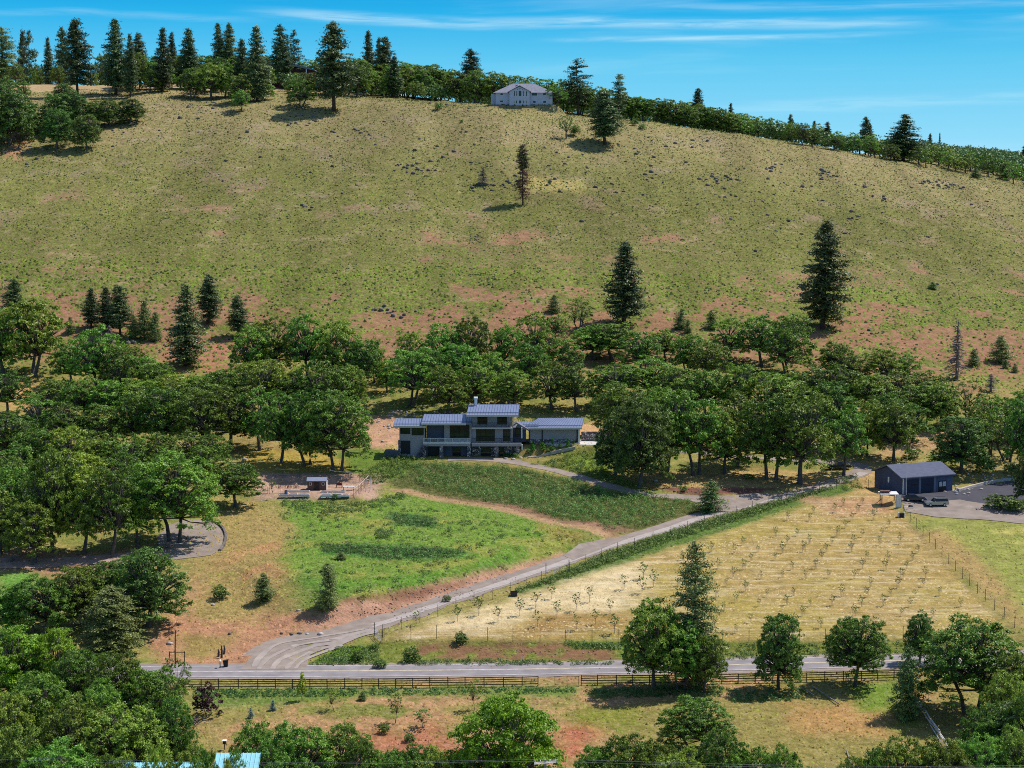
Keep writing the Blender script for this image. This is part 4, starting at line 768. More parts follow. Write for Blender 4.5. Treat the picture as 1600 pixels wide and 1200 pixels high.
# centre band
CB = [(640, 600, 513, 66), (692, 590, 500, 76), (738, 590, 492, 76), (790, 578, 500, 64), (836, 574, 489, 66), (905, 520, 466, 52, 'openoak'), (868, 530, 488, 44), (882, 580, 520, 70), (925, 560, 503, 76), (955, 560, 496, 80), (640, 642, 545, 92), (700, 646, 562, 70), (746, 640, 562, 70), (800, 640, 568, 66), (862, 644, 562, 82), (900, 644, 562, 66), (770, 612, 540, 66), (830, 612, 535, 70), (720, 615, 530, 74), (672, 622, 540, 60), (605, 612, 560, 44)]
oaks(CB, 'oak on the dry slope directly behind the dark house', 'oaks behind the house')
RB = [(1040, 566, 508, 64), (1075, 585, 520, 62), (1140, 568, 498, 72), (1190, 570, 491, 84), (1232, 588, 488, 90), (1306, 600, 532, 70), (1326, 602, 545, 64), (1375, 604, 538, 82), (1412, 606, 548, 52), (1000, 585, 520, 80), (1110, 600, 530, 80), (960, 632, 560, 92), (1010, 626, 550, 92), (1055, 644, 562, 92), (1102, 652, 568, 92), (1152, 652, 560, 84), (1210, 662, 572, 104), (1262, 646, 560, 92), (1312, 648, 568, 84), (1362, 655, 572, 92), (1402, 646, 580, 72), (1442, 646, 580, 74), (960, 690, 590, 90), (1030, 690, 595, 90)]
oaks(RB, 'oak in the upper part of the wood between the dark house and the blue barn', 'upper right wood')
oaks([(1000, 762, 612, 126, 'darkoak'), (962, 740, 640, 70, 'darkoak'), (1042, 742, 600, 112), (1090, 742, 612, 104), (1132, 738, 636, 84), (1152, 732, 608, 104), (1205, 745, 602, 110), (1250, 750, 596, 112), (1318, 742, 632, 92), (1352, 716, 622, 80), (1396, 716, 616, 72), (1300, 700, 590, 90)], 'oak along the front of the wood above the upper driveway', 'front right wood')
oaks([(1440, 672, 598, 84), (1472, 664, 592, 66), (1510, 660, 596, 64, 'openoak'), (1545, 668, 612, 50), (1385, 680, 610, 70), (1425, 690, 628, 60), (1580, 690, 620, 70), (1530, 690, 630, 60), (1600, 670, 610, 70)], 'oak on the slope behind the blue barn', 'oaks behind the barn')
tree('darkoak', 1502, 738, 640, 92, 'oak_tree', 'full dark oak just right of the blue barn', 'tree')
tree('openoak', 1573, 720, 628, 84, 'oak_tree', 'forked see through oak above the stone kerb at right', 'tree', v=1)
tree('openoak', 1545, 712, 640, 60, 'oak_tree', 'narrow open oak between the dark barn oak and the forked one', 'tree', v=0)
tree('oak', 1605, 745, 612, 80, 'oak_tree', 'oak cut by the right frame edge above the asphalt yard', 'tree'); tree('darkoak', 1604, 790, 698, 40, 'oak_tree', 'dark oak leaning in at the right frame edge beside the asphalt', 'tree')
for px, b, t, w_, l in [(1425, 715, 697, 34, 'low spreading bush behind the barn roof'), (1467, 726, 708, 44, 'wide bush at the back right corner of the barn'), (1540, 738, 715, 32, 'pale green bush on the bank above the stone kerb'), (1580, 740, 722, 30, 'bush on the bank near the right frame edge'), (1565, 796, 772, 60, 'dark clipped looking bush in the island of the asphalt yard'), (1592, 800, 778, 40, 'bush at the right end of the island in the asphalt yard'), (1170, 748, 740, 20, 'small light green bush above the ploughed strip'), (1068, 768, 758, 16, 'small bush beside the boulder above the ploughed strip')]:
    tree('darkshrub' if 'dark' in l else 'shrub', px, b, t, w_, 'shrub', l, 'shrub')
tree('youngpine', 1111, 800, 752, 36, 'pine_tree', 'bushy young pine beside the fork of the driveway', 'tree', v=0)
tree('youngpine', 412, 938, 896, 30, 'pine_tree', 'low rounded young pine on the meadow edge', 'tree', v=1)
tree('youngpine', 511, 952, 884, 33, 'pine_tree', 'pointed young pine on top of the cut bank above the driveway', 'tree', v=2)
for px, b, t, w_, l in [(533, 874, 862, 14, 'tiny conifer seedling in the green meadow'), (512, 893, 880, 18, 'little dark conifer behind the pointed pine on the cut bank')]: tree('youngpine', px, b, t, w_, 'pine_tree', l, 'tree')
# --- lower left
oaks([(232, 978, 850, 116, 'darkoak'), (165, 965, 876, 92), (118, 978, 880, 100), (62, 992, 893, 124), (15, 1000, 905, 90), (200, 940, 862, 70)], 'dark oak in the clump left of the bare red slope', 'oaks left of the red slope', 'bigoak')
tree('greypine', 172, 1020, 918, 72, 'pine_tree', 'grey green soft needled pine in front of the lower left oaks', 'tree')
oaks([(28, 1120, 975, 124), (88, 1118, 982, 100)], 'yellow green oak at the left frame edge', 'yellow green oaks', 'brightoak')
oaks([(132, 1140, 1003, 112), (186, 1155, 1016, 112), (236, 1170, 1030, 104), (60, 1200, 1045, 120), (10, 1230, 1065, 110), (120, 1250, 1085, 130), (200, 1262, 1090, 140), (268, 1240, 1088, 96), (20, 1310, 1120, 130), (95, 1330, 1150, 140), (185, 1335, 1160, 110), (310, 1300, 1165, 90), (160, 1200, 1050, 100)], 'large oak in the mass of foliage at the lower left corner', 'lower left corner oaks', 'bigoak')
for px, tp, wd in [(230, 1158, 84), (292, 1150, 104), (345, 1180, 60), (262, 1172, 70), (312, 1165, 60), (368, 1186, 50)]:
    tree('bigoak', px, 0, tp, wd, 'oak_tree', 'x', 'tree', 'oaks before the turquoise roof', Y=192 + trng.uniform(-4, 3))
tree('openoak', 272, 1120, 1026, 66, 'oak_tree', 'sparse grey twigged oak where the road disappears at left', 'tree')
tree('purple', 322, 1120, 1066, 52, 'purple_leaf_tree', 'dark purple leaved tree by the left end of the rail fence', 'tree')
# --- roadside
tree('bigoak', 1022, 1078, 928, 112, 'oak_tree', 'wide oak at the left of the roadside group', 'tree', v=0)
tree('bigoak', 1062, 1078, 962, 90, 'oak_tree', 'middle oak of the roadside group standing under the tall pine', 'tree', v=1)
tree('bigoak', 1100, 1082, 978, 66, 'oak_tree', 'slender oak at the right of the roadside group', 'tree', v=2)
tree('greypine', 1086, 1070, 850, 66, 'pine_tree', 'very tall conifer rising above the roadside oak group', 'tree', rz=1)
tree('darkoak', 1216, 1078, 946, 80, 'oak_tree', 'dense egg shaped tree leafy to the ground by the road', 'tree')
tree('bigoak', 1336, 1072, 948, 98, 'oak_tree', 'round topped oak with visible trunk behind the rail fence', 'tree', v=2)
tree('darkoak', 1437, 1036, 952, 50, 'oak_tree', 'narrow dark tree on the far side of the road at right', 'tree')
tree('youngpine', 1418, 1122, 1012, 44, 'pine_tree', 'slim dark conifer left of the split rail fence', 'tree')
tree('bigoak', 1516, 1118, 960, 160, 'oak_tree', 'largest spreading oak at lower right with forked trunk', 'tree', v=1)
oaks([(1598, 1140, 1000, 100), (1570, 1180, 1045, 90), (1545, 1230, 1085, 100), (1605, 1240, 1060, 110)], 'oak behind and right of the largest spreading oak', 'right edge oaks', 'bigoak')
tree('greypine', 1582, 1240, 1095, 84, 'pine_tree', 'soft grey green pine at the lower right corner', 'tree')
tree('maple', 792, 1300, 1062, 196, 'maple_tree', 'large bright green leafy tree at bottom centre', 'tree')
tree('bigoak', 1086, 1182, 1086, 118, 'oak_tree', 'round oak with a forked trunk in the pasture below the roadside group', 'tree', v=1)
oaks([(400, 1275, 1118, 96), (462, 1290, 1106, 150), (535, 1275, 1128, 116), (595, 1300, 1165, 96), (655, 1300, 1162, 100), (704, 1285, 1160, 84), (565, 1300, 1150, 90), (625, 1310, 1158, 100), (680, 1310, 1166, 90), (430, 1310, 1140, 100), (372, 1330, 1168, 60)], 'dark oak crown along the bottom edge left of the bright green tree', 'bottom edge oaks left', 'bigoak')
oaks([(930, 1290, 1160, 96), (980, 1290, 1146, 106), (1024, 1290, 1138, 106), (1122, 1290, 1140, 112), (1172, 1300, 1155, 106), (1220, 1310, 1162, 70), (1290, 1320, 1186, 80), (1365, 1320, 1168, 84), (1412, 1315, 1144, 130), (1470, 1310, 1150, 120), (1525, 1300, 1130, 110), (955, 1300, 1168, 90), (1060, 1310, 1158, 110), (1145, 1300, 1172, 90), (1250, 1320, 1182, 90), (1330, 1330, 1180, 90), (1500, 1290, 1150, 110), (1580, 1290, 1130, 110)], 'dark oak crown along the bottom edge right of the bright green tree', 'bottom edge oaks right', 'bigoak')
# --- small trees in the pasture by the road
for kd, px, b, t, w_, nm, l in [('limetree', 472, 1095, 1048, 17, 'young_tree', 'bright yellow green columnar young tree by the rail fence'), ('sapling', 521, 1110, 1072, 26, 'sapling', 'thin airy sapling in a mulch ring by the rail fence'), ('youngpine', 567, 1094, 1080, 12, 'young_conifer', 'tiny dark conifer in the roadside pasture'),
    ('sapling', 618, 1130, 1076, 32, 'sapling', 'loose leafy sapling in the middle of the roadside pasture'), ('sapling', 660, 1138, 1104, 36, 'sapling', 'broad thin sapling right of the loose leafy one'), ('sapling', 741, 1110, 1055, 26, 'young_tree', 'young tree close to the left side of the bright green tree'),
    ('spruce', 427, 1110, 1094, 14, 'blue_spruce', 'small blue spruce behind the bottom edge oaks'), ('spruce', 392, 1122, 1106, 14, 'young_conifer', 'small conifer left of the blue spruce')]:
    tree(kd, px, b, t, w_, nm, l, 'tree')
for px, b, t, w_, l in [(559, 1034, 1016, 28, 'left bush on the verge below the driveway'), (643, 1034, 1010, 34, 'rounder larger bush on the verge below the driveway'), (594, 1044, 1031, 26, 'low bush at the road edge below the driveway'), (720, 1005, 987, 28, 'round dark bush on the lower orchard fence line'), (586, 1015, 1005, 16, 'small bush by the lower driveway gate'), (344, 936, 914, 34, 'bristly dark bush on the red slope'), (698, 940, 930, 16, 'bush on the cut bank beside the driveway'), (600, 1146, 1130, 22, 'low green shrub in the roadside pasture'), (640, 1158, 1146, 24, 'second low shrub in the roadside pasture, nearer the bottom')]:
    tree('darkshrub', px, b, t, w_, 'shrub', l, 'shrub')

# ------------------------------------------------------------------ labels by row and place for trees that look alike
def nth(i): return ('first second third fourth fifth sixth seventh eighth ninth tenth'.split() + ['%d%s' % (k, 'th' if k % 100 in (11, 12, 13) else {1: 'st', 2: 'nd', 3: 'rd'}.get(k % 10, 'th')) for k in range(11, 400)])[i]
def relabel(group, noun, place, per=8, nrow=None):
    T = [o for o in scn.collection.objects if o.get('group') == group and o.get('category') == 'tree']; T.sort(key=lambda o: -o.location.y)
    if not T: return
    n = nrow or max(1, round(len(T) / per)); k = -(-len(T) // n)
    for r in range(n):
        row = sorted(T[r * k:(r + 1) * k], key=lambda o: o.location.x / o.location.y)
        for i, o in enumerate(row):
            rn = '' if n == 1 else (' back row,' if r == 0 else ' front row,' if r == n - 1 else ' %s row,' % nth(r))
            o['label'] = '%s %s,%s %s from left' % (noun, place, rn.replace(' from the back', ' back') if False else rn, nth(i))
for a in (('upper left grove', 'oak', 'in the upper left grove'), ('lower left grove', 'oak', 'in the lower left grove'), ('clump left of the house', 'oak', 'in the clump left of the dark house', 6), ('oaks behind the house', 'oak', 'on the slope behind the dark house', 7), ('upper right wood', 'oak', 'in the wood right of the house'), ('front right wood', 'oak', 'above the upper driveway', 20),
          ('oaks behind the barn', 'oak', 'on the slope behind the blue barn', 20), ('lower left corner oaks', 'large oak', 'in the lower left corner', 6), ('bottom edge oaks left', 'dark oak', 'on the bottom edge left of the bright tree', 20), ('bottom edge oaks right', 'dark oak', 'on the bottom edge right of the bright tree', 20), ('shoulder oaks', 'dark oak', 'on the left hill shoulder', 6),
          ('hilltop left oaks', 'small oak', 'under the far left hilltop conifers', 9), ('left ridge oaks', 'green oak', 'along the left ridge', 12), ('skyline oaks', 'oak top', 'on the skyline', 16), ('middle ridge oaks', 'oak', 'in the belt right of the pale hilltop house', 20), ('right crest oaks', 'low oak', 'along the right half of the crest', 26), ('yellow green oaks', 'yellow green oak', 'at the left frame edge', 9), ('right edge oaks', 'oak', 'behind the big spreading oak at lower right', 9),
          ('oaks left of the red slope', 'dark oak', 'left of the bare red slope', 9), ('oaks before the turquoise roof', 'oak', 'in front of the turquoise roof', 9), ('oaks by the maroon house', 'small oak', 'in front of the maroon hilltop house', 9), ('crooked slope oaks', 'small crooked oak', 'alone on the slope below the pale hilltop house', 9)): relabel(*a)
# ------------------------------------------------------------------ ground cover (what nobody could count)
def attrmat(name, rough=0.9, trans=0.0):
    m = bpy.data.materials.new(name); m.use_nodes = True; t = m.node_tree; b = t.nodes['Principled BSDF']; b.inputs['Roughness'].default_value = rough; b.inputs['Specular IOR Level'].default_value = 0.1
    a = t.nodes.new('ShaderNodeAttribute'); a.attribute_name = 'col'; t.links.new(a.outputs['Color'], b.inputs['Base Color']); return m
M['tuft'] = attrmat('grass tufts')
def mounds(name, X, Y, r, hh, cols, label, kind='stuff'):
    """low five sided tufts"""
    n = len(X); rng = np.random.default_rng(len(X)); z = H(X, Y); a0 = rng.uniform(0, 6.28, n); V = np.zeros((n, 6, 3))
    for k in range(5):
        a = a0 + k * 1.2566; rr_ = r * rng.uniform(0.6, 1.3, n); V[:, k, 0] = X + np.cos(a) * rr_; V[:, k, 1] = Y + np.sin(a) * rr_; V[:, k, 2] = H(V[:, k, 0], V[:, k, 1]) - 0.03
    V[:, 5, 0] = X + rng.normal(0, 0.25, n) * r; V[:, 5, 1] = Y + rng.normal(0, 0.25, n) * r; V[:, 5, 2] = z + hh * rng.uniform(0.6, 1.3, n)
    b = (np.arange(n) * 6)[:, None]; Fc = np.stack([np.concatenate([b + k, b + (k + 1) % 5, b + 5], 1) for k in range(5)], 1).reshape(-1, 3)
    c = np.repeat(cols[:, None, :], 6, 1).reshape(-1, 3)
    o = npmesh(name, V, Fc, M['tuft'], cols={'col': c}, k=3); tag(o, label, None, None, kind); o['category'] = 'grass'; return o
def ground_at(X, Y):
    """index of the nearest ground vertex, for the surface kind found there"""
    j = np.clip(np.searchsorted(ys, Y), 0, len(ys) - 1); i = np.clip(np.searchsorted(us, X / Y), 0, len(us) - 1); return j, i
rg = np.random.default_rng(42)
def pick(P, n):
    a = np.array([list(rg.choice(len(P), p=None, size=n)) for P in ()]) if 0 else None
def scatter(Y0, Y1, n, keep):
    Y = np.sqrt(rg.uniform(Y0 ** 2, Y1 ** 2, n)); U = rg.uniform(-0.32, 0.32, n); X = U * Y; m = keep(X, Y); return X[m], Y[m]
# hillside tufts
def keep(X, Y):
    j, i = ground_at(X, Y); return rg.uniform(0, 1, len(X)) < (tuft[j, i] - 0.15) * (0.25 + 1.5 * fbm(X / 7, Y / 7, 77, 3))
X, Y = scatter(470, 790, 150000, keep)
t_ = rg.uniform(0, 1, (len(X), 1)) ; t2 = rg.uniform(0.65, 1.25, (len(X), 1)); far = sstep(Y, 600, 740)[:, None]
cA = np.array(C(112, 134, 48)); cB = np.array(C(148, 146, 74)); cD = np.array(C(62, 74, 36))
cl = (cA * (1 - t_) + cB * t_) * t2; dk = rg.uniform(0, 1, len(X)) < 0.34; cl = cl * (1 - far * 0.45) + np.array(C(158, 142, 98)) * t2 * far * 0.45; cl[dk] = cD * t2[dk]  # dark share of the tufts stands in for shadow between them, painted as colour
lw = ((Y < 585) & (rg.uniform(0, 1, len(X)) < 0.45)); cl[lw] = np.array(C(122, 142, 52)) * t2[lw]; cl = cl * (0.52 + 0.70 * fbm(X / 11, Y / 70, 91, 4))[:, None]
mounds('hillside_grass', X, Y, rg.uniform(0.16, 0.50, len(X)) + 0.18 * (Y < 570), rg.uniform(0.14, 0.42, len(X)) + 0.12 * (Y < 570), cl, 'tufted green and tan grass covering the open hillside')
# dry grass below: wood floor, pasture, slopes
ORCHW = GP(ORCH)
def keep2(X, Y):
    j, i = ground_at(X, Y); d = poly_sd(X, Y, ORCHW); d2, _, _ = polyline_dist(X, Y, DRIVE); d3, _, _ = polyline_dist(X, Y, SPUR); d4, _, _ = polyline_dist(X, Y, ROAD)
    yard = (X > 82) & (Y > 350) & (Y < 400)
    return (d < -1) & (d2 > 3.3) & (d3 > 2.6) & (d4 > 5.0) & ~yard & (rg.uniform(0, 1, len(X)) < tuft[j, i])
X, Y = scatter(228, 475, 90000, keep2); j, i = ground_at(X, Y); base_ = col[j, i]
cl = base_ * rg.uniform(0.7, 1.35, (len(X), 1)); g_ = rg.uniform(0, 1, len(X)) < 0.25; cl[g_] = cl[g_] * np.array([0.75, 1.0, 0.6])
mounds('dry_grass', X, Y, rg.uniform(0.12, 0.38, len(X)), rg.uniform(0.12, 0.34, len(X)), np.clip(cl, 0, 1), 'dry grass and weeds on the lower slopes and pasture')
# straw lumps in the orchard
X, Y = scatter(283, 385, 60000, lambda X, Y: (poly_sd(X, Y, ORCHW) > 0.5) & (fbm(X * 0.10, Y * 0.62, 5, 4) > 0.5 + rg.normal(0, 0.03, len(X))))
cl = np.array(C(208, 184, 134)) * rg.uniform(0.6, 1.15, (len(X), 1)); mounds('cut_straw', X, Y, rg.uniform(0.12, 0.34, len(X)), rg.uniform(0.05, 0.12, len(X)), np.clip(cl, 0, 1), 'rows of pale cut grass lying between the orchard trees')
def leafy(name, pts, rad, hgt, m, label, per=46, size=0.24, seed=3):
    rng = np.random.default_rng(seed); P = []; N_ = []
    for (x, y), r, hh in zip(pts, rad, hgt):
        k = int(per * (r / 0.6) ** 1.5) + 8; d = unit(rng.normal(0, 1, (k, 3)) + np.array([0, 0, 0.5])); d[:, 2] = np.abs(d[:, 2]); q = d * np.array([r, r, hh]) * rng.uniform(0.75, 1.1, (k, 1)) + np.array([x, y, h(x, y)]); P.append(q); N_.append(d)
    P = np.concatenate(P); N_ = np.concatenate(N_); V = leaves(P, N_, size, 0.5, rng, 0.35); o = npmesh(name, V, quads(V), M[m]); tag(o, label, 'shrubbery', kind='stuff'); return o
def fill(polys, n, seed, mind=0.0, nz=None):
    rr = random.Random(seed); out = []
    for P, k in zip(polys, n):
        W = GP(P); x0, x1 = min(p.x for p in W), max(p.x for p in W); y0, y1 = min(p.y for p in W), max(p.y for p in W); c = 0; tr = 0
        while c < k and tr < k * 40:
            tr += 1; x, y = rr.uniform(x0, x1), rr.uniform(y0, y1)
            if poly_sd(np.array([x]), np.array([y]), W)[0] < 0.2: continue
            if mind and any((x - a) ** 2 + (y - b) ** 2 < mind * mind for a, b in out): continue
            out.append((x, y)); c += 1
    return out
rr = random.Random(5)
p_ = fill([[(625, 748), (650, 722), (700, 726), (790, 731), (880, 748), (950, 768), (1085, 786), (1090, 795), (1010, 822), (950, 828), (860, 808), (740, 780)]], [620], 1, 0.85)
M['bank'] = leafmat('bank shrub leaves', (0.045, 0.12, 0.025), (0.24, 0.40, 0.085), rnd=0, cscale=0.6)
leafy('bank_shrubs', p_, [rr.uniform(0.5, 1.15) for _ in p_], [rr.uniform(0.7, 1.6) for _ in p_], 'bank', 'mounded green shrubs packed over the bank below the dark house')
p_ = fill([[(560, 745), (610, 712), (650, 716), (640, 735), (590, 758)], [(800, 925), (880, 893), (960, 860), (1060, 827), (1180, 792), (1300, 760), (1300, 764), (1180, 806), (1050, 846), (900, 900), (805, 928)], [(830, 726), (890, 704), (955, 704), (950, 745), (1020, 765), (960, 758), (885, 736)], [(1300, 752), (1340, 742), (1350, 765), (1310, 768)]], [200, 650, 200, 40], 2, 0.45)
leafy('verge_weeds', p_, [rr.uniform(0.3, 0.8) for _ in p_], [rr.uniform(0.4, 1.1) for _ in p_], 'shrub', 'tall green weeds along the driveway verge and round the house bank', seed=4)
M['meadow'] = leafmat('meadow plants', (0.05, 0.12, 0.03), (0.16, 0.27, 0.07), rnd=0, cscale=0.2)
p_ = fill([[(570, 785), (640, 768), (620, 790), (500, 810), (440, 790), (440, 782)], [(610, 802), (680, 810), (675, 824), (620, 820)], [(500, 850), (560, 854), (720, 860), (725, 870), (600, 874), (505, 862)], [(585, 828), (615, 830), (610, 845), (585, 842)], [(430, 780), (600, 780), (900, 845), (840, 880), (560, 940), (470, 900)], [(480, 1040), (530, 1010), (590, 1010), (600, 1040)], [(880, 1004), (980, 1005), (970, 1016), (900, 1014)], [(620, 1030), (960, 1034), (960, 1040), (620, 1040)], [(1130, 1006), (1500, 1004), (1500, 1026), (1130, 1032)]], [170, 60, 170, 35, 260, 120, 60, 90, 160], 6, 0.5)
leafy('meadow_weeds', p_, [rr.uniform(0.3, 0.8) for _ in p_], [rr.uniform(0.25, 0.7) for _ in p_], 'meadow', 'clumps of lush weeds in the green meadow and on the roadside bank', seed=5)
p_ = fill([[(300, 1078), (900, 1074), (900, 1084), (560, 1088), (300, 1092)], [(900, 1078), (1130, 1072), (1130, 1090), (940, 1092)], [(1130, 1078), (1260, 1076), (1260, 1096), (1140, 1098)]], [220, 120, 80], 7, 0.4)
leafy('pasture_weeds', p_, [rr.uniform(0.3, 0.6) for _ in p_], [rr.uniform(0.2, 0.6) for _ in p_], 'meadow', 'green grass clumps along the rail fence', seed=6)
p_ = []
for q in (LB + LC + CB + RB)[:]:
    P0 = G(q[0] + rr.uniform(-40, 40), q[1] + rr.uniform(-6, 14)); 
    for k in range(7): p_.append((P0.x + rr.gauss(0, 3), P0.y + rr.gauss(0, 3)))
leafy('undergrowth', p_, [rr.uniform(0.4, 1.1) for _ in p_], [rr.uniform(0.3, 1.0) for _ in p_], 'shrub', 'low undergrowth beneath the oak band', seed=7)
# rocks
def rockverts(rng, r):
    d = unit(rng.normal(0, 1, (8, 3))); return d
def rocks(name, pts, rad, m, label, seed=1, kind='stuff', cat='rocks'):
    import bmesh
    rr = random.Random(seed); V = []; Fc = []
    ico = bmesh.new(); bmesh.ops.create_icosphere(ico, subdivisions=1, radius=1); bv = [v.co.copy() for v in ico.verts]; bf = [[v.index for v in f.verts] for f in ico.faces]; ico.free()
    for (x, y), r in zip(pts, rad):
        n = len(V); sx, sy, sz = rr.uniform(.7, 1.3), rr.uniform(.7, 1.2), rr.uniform(.45, .8); z = h(x, y)
        V += [(x + v.x * r * sx * rr.uniform(.75, 1.2), y + v.y * r * sy * rr.uniform(.75, 1.2), z + v.z * r * sz * rr.uniform(.75, 1.2) + r * sz * .35) for v in bv]; Fc += [[n + i for i in f] for f in bf]
    o = npmesh(name, V, Fc, m, k=3); 
    if kind == 'stuff': tag(o, label, cat, kind='stuff')
    else: tag(o, label, cat)
    return o
p_ = []; r_ = []
for (px, py, n, sx, sy) in [(640, 262, 22, 14, 4), (560, 205, 10, 16, 3), (665, 262, 8, 20, 5), (485, 325, 8, 6, 3), (700, 165, 10, 16, 5), (320, 165, 16, 20, 4), (160, 185, 16, 30, 12), (1120, 280, 20, 18, 4), (1290, 275, 22, 18, 5), (1210, 262, 12, 10, 8), (1440, 285, 16, 14, 3), (1480, 292, 16, 14, 3), (1350, 312, 10, 20, 8), (1330, 342, 8, 8, 2), (740, 375, 6, 10, 4), (618, 490, 14, 14, 4), (590, 482, 6, 6, 2), (800, 275, 14, 40, 10), (870, 275, 12, 30, 10), (1050, 255, 12, 50, 20), (1180, 350, 20, 80, 30), (560, 250, 20, 120, 30), (300, 230, 20, 120, 30), (760, 292, 14, 12, 5), (1365, 518, 6, 8, 3), (205, 535, 8, 8, 2), (1000, 225, 30, 60, 14), (900, 250, 16, 60, 16), (500, 185, 16, 60, 8), (1300, 300, 50, 140, 18), (1000, 300, 24, 100, 24), (700, 230, 24, 80, 20), (40, 235, 12, 20, 6), (1400, 420, 16, 120, 40)]:
    for i in range(n):
        P = G(px + rr.gauss(0, sx), py + rr.gauss(0, sy)); 
        if P.y < 800: p_.append((P.x, P.y)); r_.append(rr.uniform(0.25, 0.95))
rocks('basalt_rocks', p_, r_, M['rock'], 'small dark rocks scattered over the open hillside')
p_ = []; r_ = []
for (px, py, n, sx, sy) in [(640, 650, 70, 26, 7), (615, 668, 30, 14, 10), (700, 645, 30, 26, 4), (1500, 766, 30, 12, 3), (1560, 748, 30, 30, 4)]:
    for i in range(n): P = G(px + rr.gauss(0, sx), py + rr.gauss(0, sy)); p_.append((P.x, P.y)); r_.append(rr.uniform(0.15, 0.5))
rocks('rubble', p_, r_, M['prock'], 'loose rubble on the cut slope behind the dark house and beside the barn yard', 3)
p_ = []; r_ = []
for (px, py, n, sx, sy) in [(1100, 768, 60, 50, 3), (820, 1018, 60, 50, 4), (700, 925, 60, 60, 6), (620, 955, 160, 32, 9), (700, 928, 120, 40, 6), (780, 905, 60, 40, 4), (780, 1040, 60, 120, 1.5)]:
    for i in range(n): P = G(px + rr.gauss(0, sx), py + rr.gauss(0, sy)); p_.append((P.x, P.y)); r_.append(rr.uniform(0.06, 0.2))
M['clod'] = mat('earth clods', (0.27, 0.19, 0.15), 0.95, var=0.4, vscale=2)
rocks('earth_clods', p_, r_, M['clod'], 'brown clods and stones on the cut banks', 4)
for px, py, r0, l in [(1025, 752, 0.7, 'pale boulder under the trees above the ploughed strip'), (1054, 768, 0.45, 'dark boulder on the ploughed strip'), (998, 762, 0.5, 'brown boulder by the house driveway bend'), (359, 991, 0.42, 'grey boulder on the red slope above the mailbox'), (265, 1006, 0.55, 'pale boulder beside the tall thin pole'), (500, 992, 0.55, 'large pale boulder at the end of the stone row by the driveway mouth'), (333, 946, 0.4, 'pale stone below the bristly bush'), (382, 719, 0.9, 'white boulder under the oaks above the garden plot'), (466, 954, 0.4, 'flat white stone left of the pointed pine'), (440, 990, 0.4, 'dark boulder at the left end of the stone row by the driveway mouth'), (455, 991, 0.36, 'second dark stone from the left in the driveway mouth row'), (468, 990, 0.4, 'middle stone of the driveway mouth row'), (480, 991, 0.36, 'stone next to the large pale boulder of the driveway mouth row'), (790, 717, 0.5, 'first pale boulder at the foot of the planted terrace'), (802, 718, 0.55, 'largest rounded boulder at the foot of the planted terrace'), (813, 716, 0.45, 'last boulder of the three at the foot of the planted terrace')]:
    P = G(px, py); o = rocks('boulder', [(0, 0)], [r0], M['prock' if any(k in l for k in ('pale', 'white', 'large', 'last')) else 'rock'], l, int(px), 'thing', 'rock')
    for v in o.data.vertices: v.co.z -= h(0, 0)
    o.location = P
# ------------------------------------------------------------------ buildings
def LX(px, Y, py=680): return (px - 800) / F * Y / (math.cos(TH) + (600 - py) / F * math.sin(TH))
Z_ = zpix
def part(m, name, mt, parent, **k): return m.build(name, mt, parent, **k)
def seamed_roof(parent, pa, pb, pye, ta, tb, pyt, Ye, Yt, base, name='roof', th=0.28, rib=0.62, fascia=True, mt='roofblue'):
    """single pitch metal roof from its eave (front) up to its back edge, with raised seams and a pale fascia"""
    xa, xb, ze = LX(pa, Ye, pye), LX(pb, Ye, pye), Z_(pye, Ye); xc, xd, zt = LX(ta, Yt, pyt), LX(tb, Yt, pyt), Z_(pyt, Yt); B = Vector(base)
    T = lambda x, y, z: (x - B.x, y - B.y, z - B.z)
    m = MB(); m.hexa([T(xa, Ye, ze - th), T(xb, Ye, ze - th), T(xd, Yt, zt - th), T(xc, Yt, zt - th), T(xa, Ye, ze), T(xb, Ye, ze), T(xd, Yt, zt), T(xc, Yt, zt)])
    n = max(3, int((xb - xa) / rib)); m.cm = 1
    for i in range(n + 1):
        f = i / n; a = xa + (xb - xa) * f; b = xc + (xd - xc) * f
        m.hexa([T(a - .035, Ye, ze + .002), T(a + .035, Ye, ze + .002), T(b + .035, Yt, zt + .002), T(b - .035, Yt, zt + .002), T(a - .035, Ye, ze + .09), T(a + .035, Ye, ze + .09), T(b + .035, Yt, zt + .09), T(b - .035, Yt, zt + .09)])
    for f in (0.16,):      # snow guard
        y = Ye + (Yt - Ye) * f; z = ze + (zt - ze) * f; a = xa + (xc - xa) * f; b = xb + (xd - xb) * f; m.hexa([T(a, y, z + .10), T(b, y, z + .10), T(b, y + .1, z + .12), T(a, y + .1, z + .12), T(a, y, z + .2), T(b, y, z + .2), T(b, y + .1, z + .22), T(a, y + .1, z + .22)])
    r = m.build(name, [M[mt], M['seam']], parent)
    if fascia: f_ = MB(); f_.hexa([T(xa - .02, Ye - .14, ze - .42), T(xb + .02, Ye - .14, ze - .42), T(xb + .02, Ye - .003, ze - .42), T(xa - .02, Ye - .003, ze - .42), T(xa - .02, Ye - .14, ze + .03), T(xb + .02, Ye - .14, ze + .03), T(xb + .02, Ye - .003, ze + .03), T(xa - .02, Ye - .003, ze + .03)]); f_.build('fascia', M['tan'], r)
    return r
